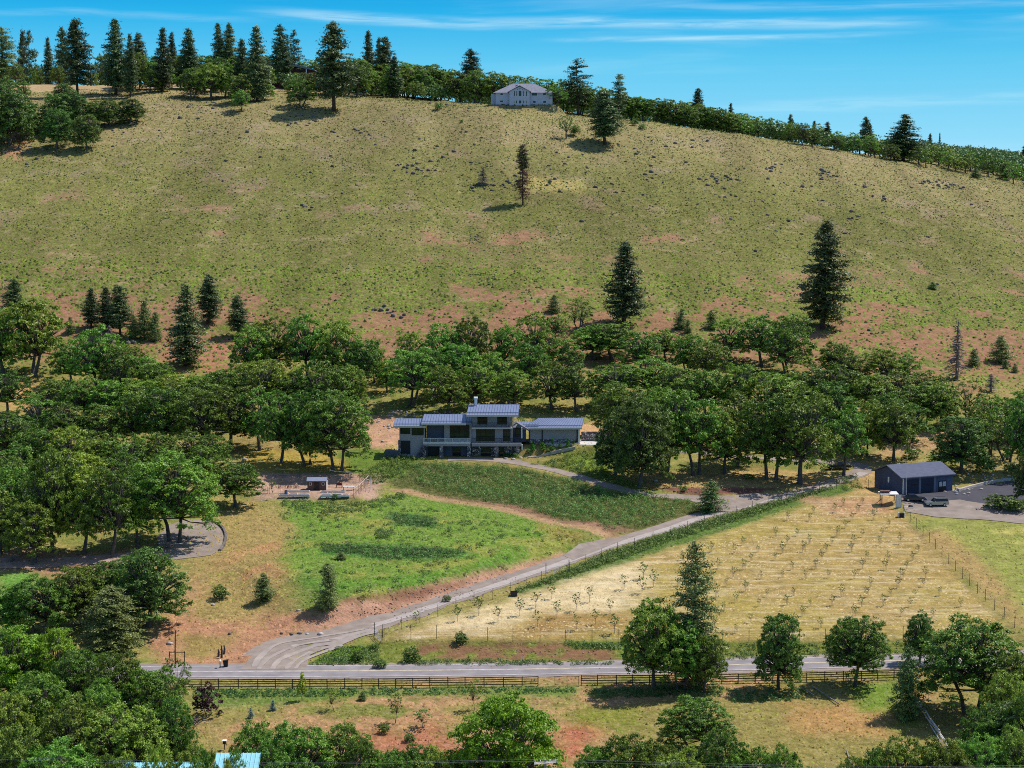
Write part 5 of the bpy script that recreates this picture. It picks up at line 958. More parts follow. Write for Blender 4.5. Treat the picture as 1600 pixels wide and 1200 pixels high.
class House:
    def __init__(s, root): s.r = root; s.b = root.location.copy()
    def X(s, px, Y): return LX(px, Y) - s.b.x
    def Zp(s, py, Y): return Z_(py, Y) - s.b.z
    def box(s, name, mt, p0, p1, q0, q1, Y0, Y1, zlo=None, zhi=None, parent=None, m=None):
        """box whose front face spans the given columns and rows of the facade at depth Y0"""
        mm = m or MB(); mm.box(s.X(p0, Y0), s.X(p1, Y0), Y0 - s.b.y, Y1 - s.b.y, s.Zp(q1, Y0) if zlo is None else zlo, s.Zp(q0, Y0) if zhi is None else zhi)
        return mm.build(name, M[mt], parent or s.r) if m is None else mm
    def window(s, p0, p1, q0, q1, Y, n=2, rail=False, name='window', frame='black', zlo=None, zhi=None):
        x0, x1 = s.X(p0, Y), s.X(p1, Y); z0 = s.Zp(q1, Y) if zlo is None else zlo; z1 = s.Zp(q0, Y) if zhi is None else zhi; y = Y - s.b.y; t = 0.09; f = MB()
        f.box(x0, x1, y - .10, y - .005, z0, z0 + t); f.box(x0, x1, y - .10, y - .005, z1 - t, z1); f.box(x0, x0 + t, y - .10, y - .005, z0 + t, z1 - t); f.box(x1 - t, x1, y - .10, y - .005, z0 + t, z1 - t)
        for i in range(1, n): xx = x0 + (x1 - x0) * i / n; f.box(xx - .035, xx + .035, y - .095, y - .005, z0 + t, z1 - t)
        w_ = f.build(name, M[frame], s.r); g = MB(); g.box(x0 + t, x1 - t, y - .055, y - .01, z0 + t, z1 - t); g.build('pane', M['glass'], w_); return w_
hr = empty('dark_house', (LX(760, HY), HY, HB)); tag(hr, 'modern three storey grey house with blue metal roofs and stone base, set into the hillside', 'house')
hs = House(hr)
# walls
hs.box('wall', 'stucco', 624, 664, 666, 0, HY + 1, HY + 9, zlo=0)
hs.box('wall', 'dstucco', 667, 694, 661, 0, HY + 2.6, HY + 10, zlo=3.0)
hs.box('wall', 'stucco', 694.03, 737, 661, 0, HY + 1.6, HY + 10, zlo=3.0)
hs.box('lower_wall', 'dstucco', 664.5, 737, 695, 0, HY + 2.0, HY + 10, zlo=0, zhi=2.99)
hs.box('wall', 'stucco', 737.1, 801, 649, 0, HY + 1.8, HY + 9, zlo=3.0)
hs.box('stone_wall', 'stone', 737.1, 813, 695, 0, HY + 1.7, HY + 9, zlo=0, zhi=2.99)
hs.box('wall', 'dstucco', 801.1, 822, 668, 0, HY + 3.5, HY + 9, zlo=3.0)
hs.box('garage_wall', 'stucco', 827, 903.5, 669, 0, HY + 3, HY + 12, zlo=2.5)
hs.box('garage_stone_base', 'stone', 828, 902, 688, 0, HY + 2.85, HY + 3, zlo=2.5, zhi=3.7)
hs.box('corner_post', 'white', 903.6, 906, 668.5, 0, HY + 2.7, HY + 3.1, zlo=2.5); hs.box('corner_post', 'black', 846.4, 848, 669, 0, HY + 2.8, HY + 3, zlo=2.5); hs.box('corner_post', 'black', 826, 827.6, 669, 0, HY + 2.8, HY + 3, zlo=2.5); hs.box('corner_post', 'black', 901, 902.4, 669, 0, HY + 2.8, HY + 3, zlo=2.5)
# roofs
seamed_roof(hr, 614.6, 665.5, 665.4, 618, 664, 653.8, HY - 0.2, HY + 6, hr.location)
seamed_roof(hr, 658.5, 728, 661.4, 663, 727, 647.2, HY - 0.8, HY + 6.5, hr.location)
seamed_roof(hr, 724.5, 736.5, 661, 727.2, 737, 650, HY + 0.6, HY + 6, hr.location, fascia=False)
seamed_roof(hr, 729, 810, 648.2, 733, 812, 632, HY - 0.6, HY + 7, hr.location)
seamed_roof(hr, 818, 909, 668, 842, 912.6, 653.2, HY + 1.8, HY + 9, hr.location)
seamed_roof(hr, 808, 840.5, 666, 811, 842, 658.5, HY + 2.1, HY + 7, hr.location, fascia=False)
# porch roof between tower and garage: small gable facing the viewer
m = MB(); Yp = HY + 0.6
m.prism([(hs.X(802, Yp), hs.Zp(664, Yp)), (hs.X(807, Yp), hs.Zp(660, Yp)), (hs.X(826, Yp), hs.Zp(671, Yp)), (hs.X(826, Yp), hs.Zp(673.5, Yp)), (hs.X(807, Yp), hs.Zp(662.5, Yp)), (hs.X(802, Yp), hs.Zp(666.5, Yp))], Yp - HY, Yp - HY + 3)
m.build('porch_roof', M['barntrim'], hr)
hs.box('post', 'white', 814.6, 816.2, 668, 685, HY + .2, HY + .5); hs.box('post', 'white', 815, 816.8, 695, 0, HY + .2, HY + .6, zlo=0); hs.box('post', 'white', 802, 803.6, 650, 664, HY + 1.2, HY + 1.5)
c_ = MB(); hs.box('', '', 741.5, 745.5, 624, 634, HY + 6, HY + 7, m=c_); hs.box('', '', 740.5, 746.5, 621, 624, HY + 5.8, HY + 7.2, m=c_); c_.build('chimney', M['white'], hr)
# windows and doors
for a in [(625.5, 641, 667.2, 678, HY + 1, 3), (643.5, 662, 666.8, 680, HY + 1, 2), (703, 733.5, 664, 686, HY + 1.6, 4), (746, 761.5, 650.4, 663, HY + 1.8, 2), (777, 792, 650.4, 663, HY + 1.8, 2), (744, 773, 670.8, 689, HY + 1.8, 4), (786, 797.5, 670.8, 689, HY + 1.8, 2), (805, 813, 669, 682, HY + 3.5, 2)]: hs.window(*a[:5], n=a[5])
for a in [(707, 720, 698, 0, HY + 2.0, 2), (751.5, 767, 697, 0, HY + 1.7, 2), (780.5, 788, 697, 0, HY + 1.7, 1)]: hs.window(*a[:5], n=a[5], name='glass_door', zlo=0.05)
hs.box('garage_door', 'black', 669, 686, 697.4, 0, HY + 1.93, HY + 1.99, zlo=0.02); hs.box('garage_door', 'black', 626.5, 641, 688.6, 0, HY + 0.9, HY + 0.99, zlo=0.6)
# balconies: slab, beam, rail with thin balusters
def balcony(p0, p1, qslab, qrail, Yf, Yb, beam=True, slabm='white'):
    b = MB(); x0, x1 = hs.X(p0, Yf), hs.X(p1, Yf); z = hs.Zp(qslab, Yf); b.box(x0, x1, Yf - HY, Yb - HY - .01, z - .3, z); s_ = b.build('balcony', M[slabm], hr)
    zr = hs.Zp(qrail, Yf); r_ = MB(); r_.box(x0, x1, Yf - HY + .02, Yf - HY + .10, zr - .07, zr)
    n = int((x1 - x0) / 0.14)
    for i in range(n + 1): xx = x0 + .03 + (x1 - x0 - .06) * i / n; wd = .035 if i % 12 == 0 else .012; r_.box(xx - wd, xx + wd, Yf - HY + .03, Yf - HY + .08, z + .002, zr - .072)
    r_.build('railing', M['white'] if slabm == 'white' else M['black'], s_); return s_
balcony(661, 735, 691.2, 684.6, HY, HY + 1.6); balcony(737, 801, 668, 660.6, HY + .3, HY + 1.8, slabm='tan'); balcony(737, 815, 692.4, 684.8, HY, HY + 1.7, slabm='tan')
hs.box('beam', 'stucco', 661, 735, 693.6, 697.2, HY + .1, HY + .5)
hs.box('beam', 'stucco', 737, 815, 694.6, 697.4, HY + .1, HY + .5)
for a, b in ((660.5, 665.5), (686.8, 692.4), (730, 735.8), (772.5, 778.6), (807, 812)): hs.box('stone_pillar', 'prockw', a, b, 697.4, 0, HY, HY + .8, zlo=0) if 'prockw' in M else hs.box('stone_pillar', 'stone', a, b, 697.4, 0, HY, HY + .8, zlo=0)
hs.box('stone_pillar', 'stone', 622, 626, 688, 0, HY + .4, HY + 1, zlo=0)
# outside stair at the left of the deck
m = MB()
for i in range(10): m.box(hs.X(650, HY) + i * .16, hs.X(656, HY) + i * .22, .0 + 0, 1.0, 0.1 + i * .28, 0.22 + i * .28)
m.build('stair', M['barntrim'], hr)
hs.box('retaining_wall', 'dstucco', 601, 622, 700, 0, HY - .4, HY + .2, zlo=-.3, zhi=1.6)
# terrace behind: planted bed with pale kerbs
def strip_wall(name, pts, hgt, wid, m, label, cat, base=0.3, kindobj=True):
    P = resample([Vector((p.x, p.y, 0)) for p in pts], 1.0); mb = MB()
    for i in range(len(P) - 1):
        a, b = P[i], P[i + 1]; t = (b - a).normalized(); s = Vector((-t.y, t.x, 0)) * wid / 2; za, zb = h(a.x, a.y), h(b.x, b.y)
        mb.hexa([(*(a - s).xy, za - base), (*(b - s).xy, zb - base), (*(b + s).xy, zb - base), (*(a + s).xy, za - base), (*(a - s).xy, za + hgt), (*(b - s).xy, zb + hgt), (*(b + s).xy, zb + hgt), (*(a + s).xy, za + hgt)])
    o = mb.build(name, M[m]); tag(o, label, cat); return o
strip_wall('garden_wall', GP([(906, 694), (870, 696), (840, 692), (817, 690)]), 0.35, 0.4, 'concrete', 'pale kerb wall along the top of the planted terrace in front of the garage', 'low wall')
strip_wall('stone_edging', GP([(898, 700), (870, 706), (850, 711), (825, 716)]), 0.35, 0.5, 'prock', 'pale stone edging along the lower side of the planted terrace', 'stone edging')
strip_wall('stone_wall', GP([(908, 689), (930, 689), (955, 690), (985, 692)]), 2.2, 0.6, 'stone', 'dark stone retaining wall behind the courtyard right of the garage', 'stone wall')
strip_wall('stone_wall', GP([(1497, 768), (1530, 759), (1565, 752), (1620, 744)]), 0.55, 0.5, 'prock', 'low pale stone wall along the back of the asphalt yard', 'stone wall')
strip_wall('stone_edging', GP([(318, 811), (340, 819), (352, 834), (351, 850), (343, 862)]), 0.45, 0.45, 'rock', 'dark stone edging round the gravel loop', 'stone edging')
for i, (px, b, t, w_) in enumerate([(825, 709, 700, 9), (833, 700, 694, 9), (833, 706, 697, 8), (849, 706, 696, 10), (856, 708, 700, 8), (863, 703, 696, 9), (874, 702, 692, 6), (863, 696, 683, 4), (887, 698, 683, 5), (887, 700, 690, 6), (896, 696, 688, 6), (848, 697, 690, 12), (831, 696, 690, 7), (806, 716, 708, 10), (801, 710, 701, 12), (793, 713, 707, 18)]):
    tree('box', px, b, t, w_, 'clipped_shrub', ['round clipped shrub in the planted terrace in front of the garage', 'tall pointed shrub in the planted terrace in front of the garage', 'broad bright green ground shrub at the foot of the stone pillars'][1 if i in (7, 8) else 2 if i == 15 else 0], 'shrub', 'terrace shrubs' if i not in (7, 8, 15) else None)
scn.objects['clipped_shrub.007']['label'] = 'left of the two tall pointed shrubs against the garage wall'; scn.objects['clipped_shrub.008']['label'] = 'right of the two tall pointed shrubs against the garage wall'
_ts = sorted([o for o in scn.collection.objects if o.get('group') == 'terrace shrubs'], key=lambda o: o.location.x)
for i, o in enumerate(_ts): o['label'] = 'round clipped shrub in the terrace below the garage, %s from the left' % nth(i)
# patio furniture on the deck
m = MB(); zd = hs.Zp(691.2, HY); tb = empty('patio_table', (LX(678, HY + 1), HY + 1, HB + zd)); tag(tb, 'round pale table with chairs on the deck of the dark house', 'table')
m.tube([(0, 0, .70), (0, 0, .76)], .75, 16); m.build('tabletop', M['bench'], tb); m = MB(); m.tube([(0, 0, 0), (0, 0, .7)], .06, 8); m.tube([(0, 0, 0), (0, 0, .05)], .35, 10); m.build('pedestal', M['black'], tb)
for px, l in ((671, 'blue cushioned deck chair left of the round table'), (686, 'blue cushioned deck chair right of the round table')):
    c_ = empty('deck_chair', (LX(px, HY + 1), HY + 1, HB + zd)); tag(c_, l, 'chair'); m = MB(); m.box(-.35, .35, -.35, .35, .38, .48); m.build('seat', M['blue'], c_); m = MB(); m.box(-.35, .35, .3, .38, .48, 1.0); m.build('backrest', M['blue'], c_)
    m = MB(); [m.box(a - .03, a + .03, b - .03, b + .03, 0, .38) for a in (-.3, .3) for b in (-.3, .3)]; m.build('legs', M['gwood'], c_)

# --- blue barn
br = empty('blue_barn', BARN, BYAW); tag(br, 'slate blue barn with two garage doors and a glazed door, dark shingle roof', 'barn')
BL, BD, BH_, BRZ = 12.9, 10.0, 3.7, 5.5
m = MB(); m.box(0, BL, 0, BD, -.5, BH_); 
m.build('wall', M['barnwall'], br)
for x0 in (0.0, BL - .12):
    m = MB(); m.v += [(x0, 0, BH_ + .001), (x0, BD, BH_ + .001), (x0, BD / 2, BRZ - .15), (x0 + .12, 0, BH_ + .001), (x0 + .12, BD, BH_ + .001), (x0 + .12, BD / 2, BRZ - .15)]
    m.f = [(0, 2, 1), (3, 4, 5), (0, 3, 5, 2), (1, 2, 5, 4), (0, 1, 4, 3)]; m.m = [0] * 5; m.build('gable', M['barnwall'], br)
m = MB(); ov = .5; e = (BRZ - BH_) / (BD / 2) * ov
m.hexa([(-ov, -ov, BH_ - e), (BL + ov, -ov, BH_ - e), (BL + ov, BD / 2, BRZ), (-ov, BD / 2, BRZ), (-ov, -ov, BH_ - e + .2), (BL + ov, -ov, BH_ - e + .2), (BL + ov, BD / 2, BRZ + .2), (-ov, BD / 2, BRZ + .2)])
m.hexa([(-ov, BD / 2 + .001, BRZ), (BL + ov, BD / 2 + .001, BRZ), (BL + ov, BD + ov, BH_ - e), (-ov, BD + ov, BH_ - e), (-ov, BD / 2 + .001, BRZ + .2), (BL + ov, BD / 2 + .001, BRZ + .2), (BL + ov, BD + ov, BH_ - e + .2), (-ov, BD + ov, BH_ - e + .2)])
rf = m.build('roof', M['barnroof'], br)
m = MB(); m.box(-ov, BL + ov, -ov - .14, -ov - .003, BH_ - e - .02, BH_ - e + .17)
m.hexa([(-ov - .06, -ov, BH_ - e), (-ov - .003, -ov, BH_ - e), (-ov - .003, BD / 2, BRZ), (-ov - .06, BD / 2, BRZ), (-ov - .06, -ov, BH_ - e + .24), (-ov - .003, -ov, BH_ - e + .24), (-ov - .003, BD / 2, BRZ + .24), (-ov - .06, BD / 2, BRZ + .24)])
m.hexa([(-ov - .06, BD / 2 + .01, BRZ), (-ov - .003, BD / 2 + .01, BRZ), (-ov - .003, BD + ov, BH_ - e), (-ov - .06, BD + ov, BH_ - e), (-ov - .06, BD / 2 + .01, BRZ + .24), (-ov - .003, BD / 2 + .01, BRZ + .24), (-ov - .003, BD + ov, BH_ - e + .24), (-ov - .06, BD + ov, BH_ - e + .24)]); m.build('gutter', M['barntrim'], rf)
for x0, x1 in ((1.05, 4.2), (4.9, 8.0)):
    m = MB(); m.box(x0, x1, -.05, -.004, 0.02, 3.1); d_ = m.build('garage_door', M['glassblue'] if 'glassblue' in M else M['dstucco'], br)
    d_.data.materials[0] = M['bdoor'] = M.get('bdoor') or mat('dark blue door', (0.018, 0.024, 0.05), 0.6, var=0.1)
    m = MB(); [m.box(x0 + .3 + k * .53, x0 + .65 + k * .53, -.07, -.052, 1.75, 2.05) for k in range(5)]; m.build('pane', M['glass'], d_)
    m = MB(); m.box(x0, x1, -.058, -.051, .78, .82); m.box(x0, x1, -.058, -.051, 1.5, 1.54); m.box(x0, x1, -.058, -.051, 2.3, 2.34); m.build('panel_groove', M['black'], d_)
for a, b in ((4.3, 4.8), (8.1, 8.6), (.55, .95)): m = MB(); m.box(a, b, -.04, -.003, 0, 3.5); m.build('trim', M['barntrim'], br)
m = MB(); m.box(9.3, 11.3, -.06, -.004, .02, 2.35); d_ = m.build('glazed_door', M['black'], br); m = MB(); m.box(9.45, 10.2, -.08, -.062, 1.15, 2.15); m.box(10.4, 11.15, -.08, -.062, 1.15, 2.15); m.build('pane', mat('blind behind glass', (0.45, 0.47, 0.5), 0.4), d_)
m = MB(); m.box(.12, .32, -.16, -.04, 0, BH_ - .2); m.build('downpipe', M['white'], br)
m = MB(); m.box(-.05, -.004, 4.6, 5.1, 1.9, 3.1); m.build('window', M['white'], br)
q = bxy(0.3, -1.2); m = MB(); m.tube([(0, 0, -.3), (0, 0, 4), (0, 0, 9.2)], [.05, .035, .02], 6); o = m.build('antenna_mast', M['white']); o.location = (*q, BZ); tag(o, 'thin white mast standing at the front left corner of the blue barn', 'mast')

# --- pale blue hilltop house
ur = empty('hilltop_house', UPH); tag(ur, 'pale blue grey two storey house with hipped roof and arched window gable on the crest', 'house')
YU = UPH.y; us_ = House(ur); ux = lambda px: us_.X(px, YU); uz = lambda py: us_.Zp(py, YU)
m = MB(); m.box(ux(775), ux(862), 0, 10, -2, uz(144.2)); m.build('wall', M['upwall'], ur)
m = MB(); m.prism([(ux(796), -1.5), (ux(827), -1.5), (ux(827), uz(143)), (ux(811.5), uz(135.5)), (ux(796), uz(143))], -1.2, -.01); m.build('gable_bay', M['upwall'], ur)
m = MB(); x0, x1, z0, z1 = ux(771), ux(865.5), uz(145), uz(133.2); ya, yb = -1.0, 11; a, b = ux(801), ux(834); ym = 5
V = [(x0, ya, z0), (x1, ya, z0), (x1, yb, z0), (x0, yb, z0), (a, ym, z1 + 1.0), (b, ym, z1 + 1.0)]
m.v = V; m.f = [(0, 1, 5, 4), (1, 2, 5), (2, 3, 4, 5), (3, 0, 4), (3, 2, 1, 0)]; m.m = [0] * 5; rf = m.build('roof', M['uproof'], ur)
m = MB(); gx0, gx1, gm = ux(793.5), ux(829.5), ux(811.5)
m.prism([(gx0, uz(144.5)), (gx0, uz(143.6)), (gm, uz(133.6)), (gx1, uz(143.6)), (gx1, uz(144.5)), (gm, uz(134.6))], -1.7, 5.5); m.build('gable_roof', M['uproof'], rf)
m = MB(); m.box(ux(808.3), ux(809.8), 3.5, 4.2, uz(134), uz(128)); m.build('chimney', M['white'], rf)
m = MB(); m.box(ux(768), ux(775) - .01, 2, 8, -2, uz(146)); m.build('side_wing', M['upwall'], ur)
for p0, p1, q0, q1, yy in [(803, 804.8, 142.5, 150.5, -1.2), (806.4, 808.3, 142.5, 150.5, -1.2), (810, 814.6, 141.8, 150.5, -1.2), (817, 818.8, 142.5, 150.5, -1.2), (821, 823, 142.5, 150.5, -1.2), (802.5, 804, 157, 162, -1.2), (806, 808, 157, 162, -1.2), (810.3, 814.5, 157, 162, -1.2), (817, 819, 157, 162, -1.2), (821, 822.6, 157, 162, -1.2), (797.5, 800, 145, 149.5, 0), (824.5, 827, 145.5, 151.5, 0), (830, 838.8, 144.8, 149.6, 0), (847.2, 852, 145.4, 149, 0), (832, 836.5, 157.5, 161, 0), (847.5, 852.5, 157.3, 161, 0), (782, 786.5, 145.6, 149, 0), (781.5, 786.5, 156.8, 160, 0), (793, 795, 155.5, 158, 0), (811, 813.4, 138, 140, -1.2), (807.8, 809.3, 139.6, 141, -1.2), (815.2, 816.8, 139.6, 141, -1.2)]:
    m = MB(); m.box(ux(p0) - .04, ux(p1) + .04, yy - .05, yy - .005, uz(q1) - .04, uz(q0) + .04); f = m.build('window', M['white'], ur); m = MB(); m.box(ux(p0) + .04, ux(p1) - .04, yy - .07, yy - .052, uz(q1) + .04, uz(q0) - .04); m.build('pane', M['glass'], f)
# --- maroon hilltop house behind the pines
P0 = Vector((LX(455, 832), 832, h(LX(455, 832), 832))); mr_ = empty('maroon_house', P0); tag(mr_, 'long low maroon house with grey roof half hidden behind pines on the ridge', 'house'); ms = House(mr_); q = lambda px: ms.X(px, 832); qz = lambda py: ms.Zp(py, 832)
m = MB(); m.box(q(424), q(466), 0, 8, -2, qz(104.5)); m.box(q(466) + .01, q(497), .5, 8, -2, qz(108)); m.build('wall', M['redwall'], mr_)
m = MB(); m.prism([(q(419), qz(103.6)), (q(419), qz(102.4)), (q(441), qz(99.5)), (q(470), qz(101)), (q(470), qz(104.5))], -1.2, 9); m.prism([(q(470) + .01, qz(104.6)), (q(470) + .01, qz(101.6)), (q(484), qz(104.5)), (q(499), qz(109.2)), (q(499), qz(110.4))], -.9, 9); m.build('roof', M['uproof'], mr_)
m = MB(); [m.box(q(a), q(b), -.05 + (0.5 if a > 466 else 0), -.005 + (0.5 if a > 466 else 0), qz(c), qz(d)) for a, b, c, d in ((430, 433, 110, 106), (440, 446, 110, 106), (452, 458, 110, 106), (474, 480, 112, 109))]; m.build('window', M['glass'], mr_)
m = MB(); m.box(q(485), q(486.4), -.6, -.2, -2, qz(104)); m.build('post', M['white'], mr_)
# --- turquoise roofed house at the lower left
YT = 209.0; P0 = Vector((LX(295, YT), YT, h(LX(295, YT), YT))); tr_ = empty('turquoise_roof_house', P0); tag(tr_, 'house with light turquoise metal roof showing through the trees at the lower left', 'house'); ts = House(tr_); q = lambda px: ts.X(px, YT); qz = lambda py: ts.Zp(py, YT)
m = MB(); m.box(q(190), q(394), -9, 0, -1, qz(1225)); m.build('wall', M['stucco'], tr_)
for r0, r1, et, eb in ((330, 400, 1179, 1239), (182, 318, 1194, 1250)):
    m = MB(); m.hexa([(q(r0), -10, qz(eb)), (q(r1), -10, qz(eb)), (q(r1), 0, qz(et)), (q(r0), 0, qz(et)), (q(r0), -10, qz(eb) + .2), (q(r1), -10, qz(eb) + .2), (q(r1), 0, qz(et) + .2), (q(r0), 0, qz(et) + .2)])
    for i in range(int((r1 - r0) / 6)):
        f = i / (int((r1 - r0) / 6) - 1); a = q(r0) + (q(r1) - q(r0)) * f; za, zb = qz(eb) + .2, qz(et) + .2; m.hexa([(a - .03, -10, za + .002), (a + .03, -10, za + .002), (a + .03, 0, zb + .002), (a - .03, 0, zb + .002), (a - .03, -10, za + .07), (a + .03, -10, za + .07), (a + .03, 0, zb + .07), (a - .03, 0, zb + .07)])
    m.build('roof', M['teal'], tr_)
P0 = G(351, 1172); bh = empty('bird_house', (P0.x, P0.y, P0.z - .2)); tag(bh, 'small dark bird house with white roof on a post above the turquoise roof', 'bird house'); m = MB(); m.box(-.05, .05, -.05, .05, -.3, 1.1); m.build('post', M['wood'], bh); m = MB(); m.box(-.2, .2, -.2, .2, 1.1, 1.5); m.build('box', M['black'], bh); m = MB(); m.box(-.28, .28, -.28, .28, 1.51, 1.6); m.build('roof', M['white'], bh)

# ------------------------------------------------------------------ vehicles
def car(kind, P, yaw, body, label, cat, name):
    r = empty(name, P, yaw); tag(r, label, cat); suv = kind != 'sedan'
    L = {'sedan': 4.8, 'suv': 4.8, 'pickup': 5.6}[kind] / 2; W = .92; zb = 0.78 if kind == 'sedan' else 0.98; zr = 1.42 if kind == 'sedan' else 1.72; g = .28 if kind == 'sedan' else .34
    m = MB(); prof = [(-L, g + .12), (-L + .1, g), (L - .15, g), (L, g + .15), (L - .02, zb - .22), (L - .25, zb - .1), (L * .42, zb + .02), (-L * .62, zb + .04), (-L + .12, zb + .02), (-L, zb - .15)]
    m.prism([(x, z) for x, z in prof], -W, W); b_ = m.build('body', body, r, bevel=.06)
    if kind == 'sedan': c0, c1, t0, t1 = L * .38, -L * .82, L * .02, -L * .5
    elif kind == 'suv': c0, c1, t0, t1 = L * .42, -L * .97, L * .14, -L * .84
    else: c0, c1, t0, t1 = L * .42, -L * .22, L * .16, -L * .14
    V = [(c0, -W + .06, zb), (c0, W - .06, zb), (c1, W - .06, zb + .03), (c1, -W + .06, zb + .03), (t0, -W + .24, zr - .06), (t0, W - .24, zr - .06), (t1, W - .24, zr - .04), (t1, -W + .24, zr - .04)]
    m = MB(); m.hexa(V); m.build('window', M['glass'], r)
    m = MB(); m.hexa([(t0 + .06, -W + .22, zr - .058), (t0 + .06, W - .22, zr - .058), (t1 - .06, W - .22, zr - .038), (t1 - .06, -W + .22, zr - .038), (t0 - .1, -W + .3, zr + .02), (t0 - .1, W - .3, zr + .02), (t1 + .1, W - .3, zr + .02), (t1 + .1, -W + .3, zr + .02)]); m.build('roof', body, r)
    for x in (L * .62, -L * .60):
        for y in (-1, 1):
            m = MB(); m.tube([(x, y * (W - .2), .34), (x, y * (W + .015), .34)], .34, 16); w_ = m.build('wheel', M['tire'], r); m = MB(); m.tube([(x, y * (W + .016), .34), (x, y * (W + .03), .34)], .21, 12); m.build('rim', M['rim'], w_)
    for y in (-1, 1):
        m = MB(); m.box(L - .06, L + .012, y * .62 - .2, y * .62 + .2, zb - .30, zb - .16); m.build('headlight', M['lamp'], r); m = MB(); m.box(-L - .012, -L + .06, y * .70 - .16, y * .70 + .16, zb - .3, zb - .10); m.build('tail_light', M['tail'], r)
        m = MB(); m.box(c0 - .55, c0 - .35, y * (W + .10) - .09, y * (W + .10) + .09, zb + .04, zb + .2); m.build('mirror', body, r)
    if kind == 'pickup': m = MB(); m.box(-L + .12, c1 - .15, -W + .12, W - .12, zb - .3, zb + .06); m.build('cargo_bed', M['black'], r)
    if kind == 'suv': m = MB(); [m.box(t1, t0 - .2, y * .6 - .02, y * .6 + .02, zr + .03, zr + .08) for y in (-1, 1)]; m.build('roof_rack', M['black'], r)
    return r
P = G(1429, 783); car('sedan', (P.x, P.y, h(P.x, P.y) + .07), R(-3), M['navy'], 'dark blue sedan parked in front of the barn corner', 'car', 'parked_car')
P = G(1463, 791); car('suv', (P.x, P.y, h(P.x, P.y) + .10), R(184), M['silver'], 'silver grey wagon with roof rails parked right of the dark sedan', 'car', 'parked_car')
P = G(1310, 733); car('pickup', (P.x, P.y, h(P.x, P.y) + .06), R(8), M['blackpaint'], 'black pickup truck parked in the shade of the oaks at the driveway bend', 'pickup truck', 'pickup_truck')

# ------------------------------------------------------------------ fences
def fence(name, pts, hgt, step, label, cat, rails=(), wires=(), pr=0.05, pm='netpost', rm='wood', rw=.03, rh=.07, group=None, sizes=None):
    P = resample([Vector((p.x, p.y, 0)) for p in pts], 0.5); r = empty(name, (P[0].x, P[0].y, h(P[0].x, P[0].y))); tag(r, label, cat, group); o = r.location; pos = [P[0]]; acc = 0
    for a, b in zip(P, P[1:]):
        acc += (b - a).length
        if acc >= step: pos.append(b); acc = 0
    fr = random.Random(len(pos))
    for p in pos:
        m = MB(); z = h(p.x, p.y) - o.z; a_ = fr.uniform(-.04, .04); k = fr.uniform(.94, 1.06); m.tube([(p.x - o.x, p.y - o.y, z - .4), (p.x - o.x + a_, p.y - o.y + a_, z + hgt * k)], pr, 6); m.build('post', M[pm], r)
    for zz in rails:
        m = MB()
        for a, b in zip(pos, pos[1:]):
            d1, d2 = fr.uniform(-.03, .03), fr.uniform(-.03, .03); t = (b - a).normalized(); s = Vector((-t.y, t.x, 0)) * rw; za, zb = h(a.x, a.y) - o.z + zz + d1, h(b.x, b.y) - o.z + zz + d2; A = a - o.xy.to_3d(); B = b - o.xy.to_3d()
            m.hexa([(*(A - s).xy, za - rh), (*(B - s).xy, zb - rh), (*(B + s).xy, zb - rh), (*(A + s).xy, za - rh), (*(A - s).xy, za + rh), (*(B - s).xy, zb + rh), (*(B + s).xy, zb + rh), (*(A + s).xy, za + rh)])
        m.build('rail', M[rm], r)
    if wires:
        m = MB()
        for zz in wires: m.tube([(p.x - o.x, p.y - o.y, h(p.x, p.y) - o.z + zz) for p in pos], .008, 3)
        m.build('wire', M['steel'], r)
    return r
fence('rail_fence', GP([(287, 1077), (420, 1076), (560, 1075.5), (700, 1074), (862, 1071.5)]), 1.55, 2.35, 'long dark board rail fence beside the road, left of the wire gate', 'fence', rails=(.35, .75, 1.1, 1.42), pr=.075, rh=.06)
fence('rail_fence', GP([(908, 1071), (1000, 1070), (1100, 1068.5), (1250, 1066), (1400, 1062), (1440, 1061)]), 1.55, 2.35, 'dark board rail fence beside the road, right of the wire gate', 'fence', rails=(.35, .75, 1.1, 1.42), pr=.075, rh=.06)
fence('field_gate', GP([(867, 1071.4), (886, 1071.2), (904, 1071)]), 1.5, 1.7, 'grey wire gate in the gap of the long rail fence', 'gate', rails=(.25, 1.35), wires=tuple(.3 + .12 * i for i in range(9)), pr=.03, rh=.025, rm='steel')
WR = tuple(.2 + .3 * i for i in range(8))
fence('deer_fence', GP([(1412, 806), (1450, 846), (1500, 900), (1550, 950), (1596, 992), (1640, 1030)]), 2.1, 4.2, 'tall thin wire fence running down between the orchard and the right lawn', 'fence', wires=WR, pr=.05)
fence('deer_fence', GP([(600, 1005), (660, 998), (740, 1001), (860, 1003.5), (1000, 1004), (1200, 1003), (1400, 999), (1560, 990)]), 2.2, 4.0, 'tall wire fence along the bottom of the orchard above the road bank', 'fence', wires=WR, pr=.045)
fence('deer_fence', GP([(598, 996), (660, 972), (727, 950), (800, 928), (853, 908)]), 2.2, 4.0, 'tall wire fence between the driveway and the orchard, below the driveway gate', 'fence', wires=WR, pr=.045)
fence('deer_fence', GP([(890, 897), (960, 868), (1060, 836), (1180, 798), (1290, 768), (1340, 758), (1380, 775)]), 2.2, 5.0, 'tall wire fence between the weedy verge and the orchard, above the driveway gate', 'fence', wires=WR, pr=.045)
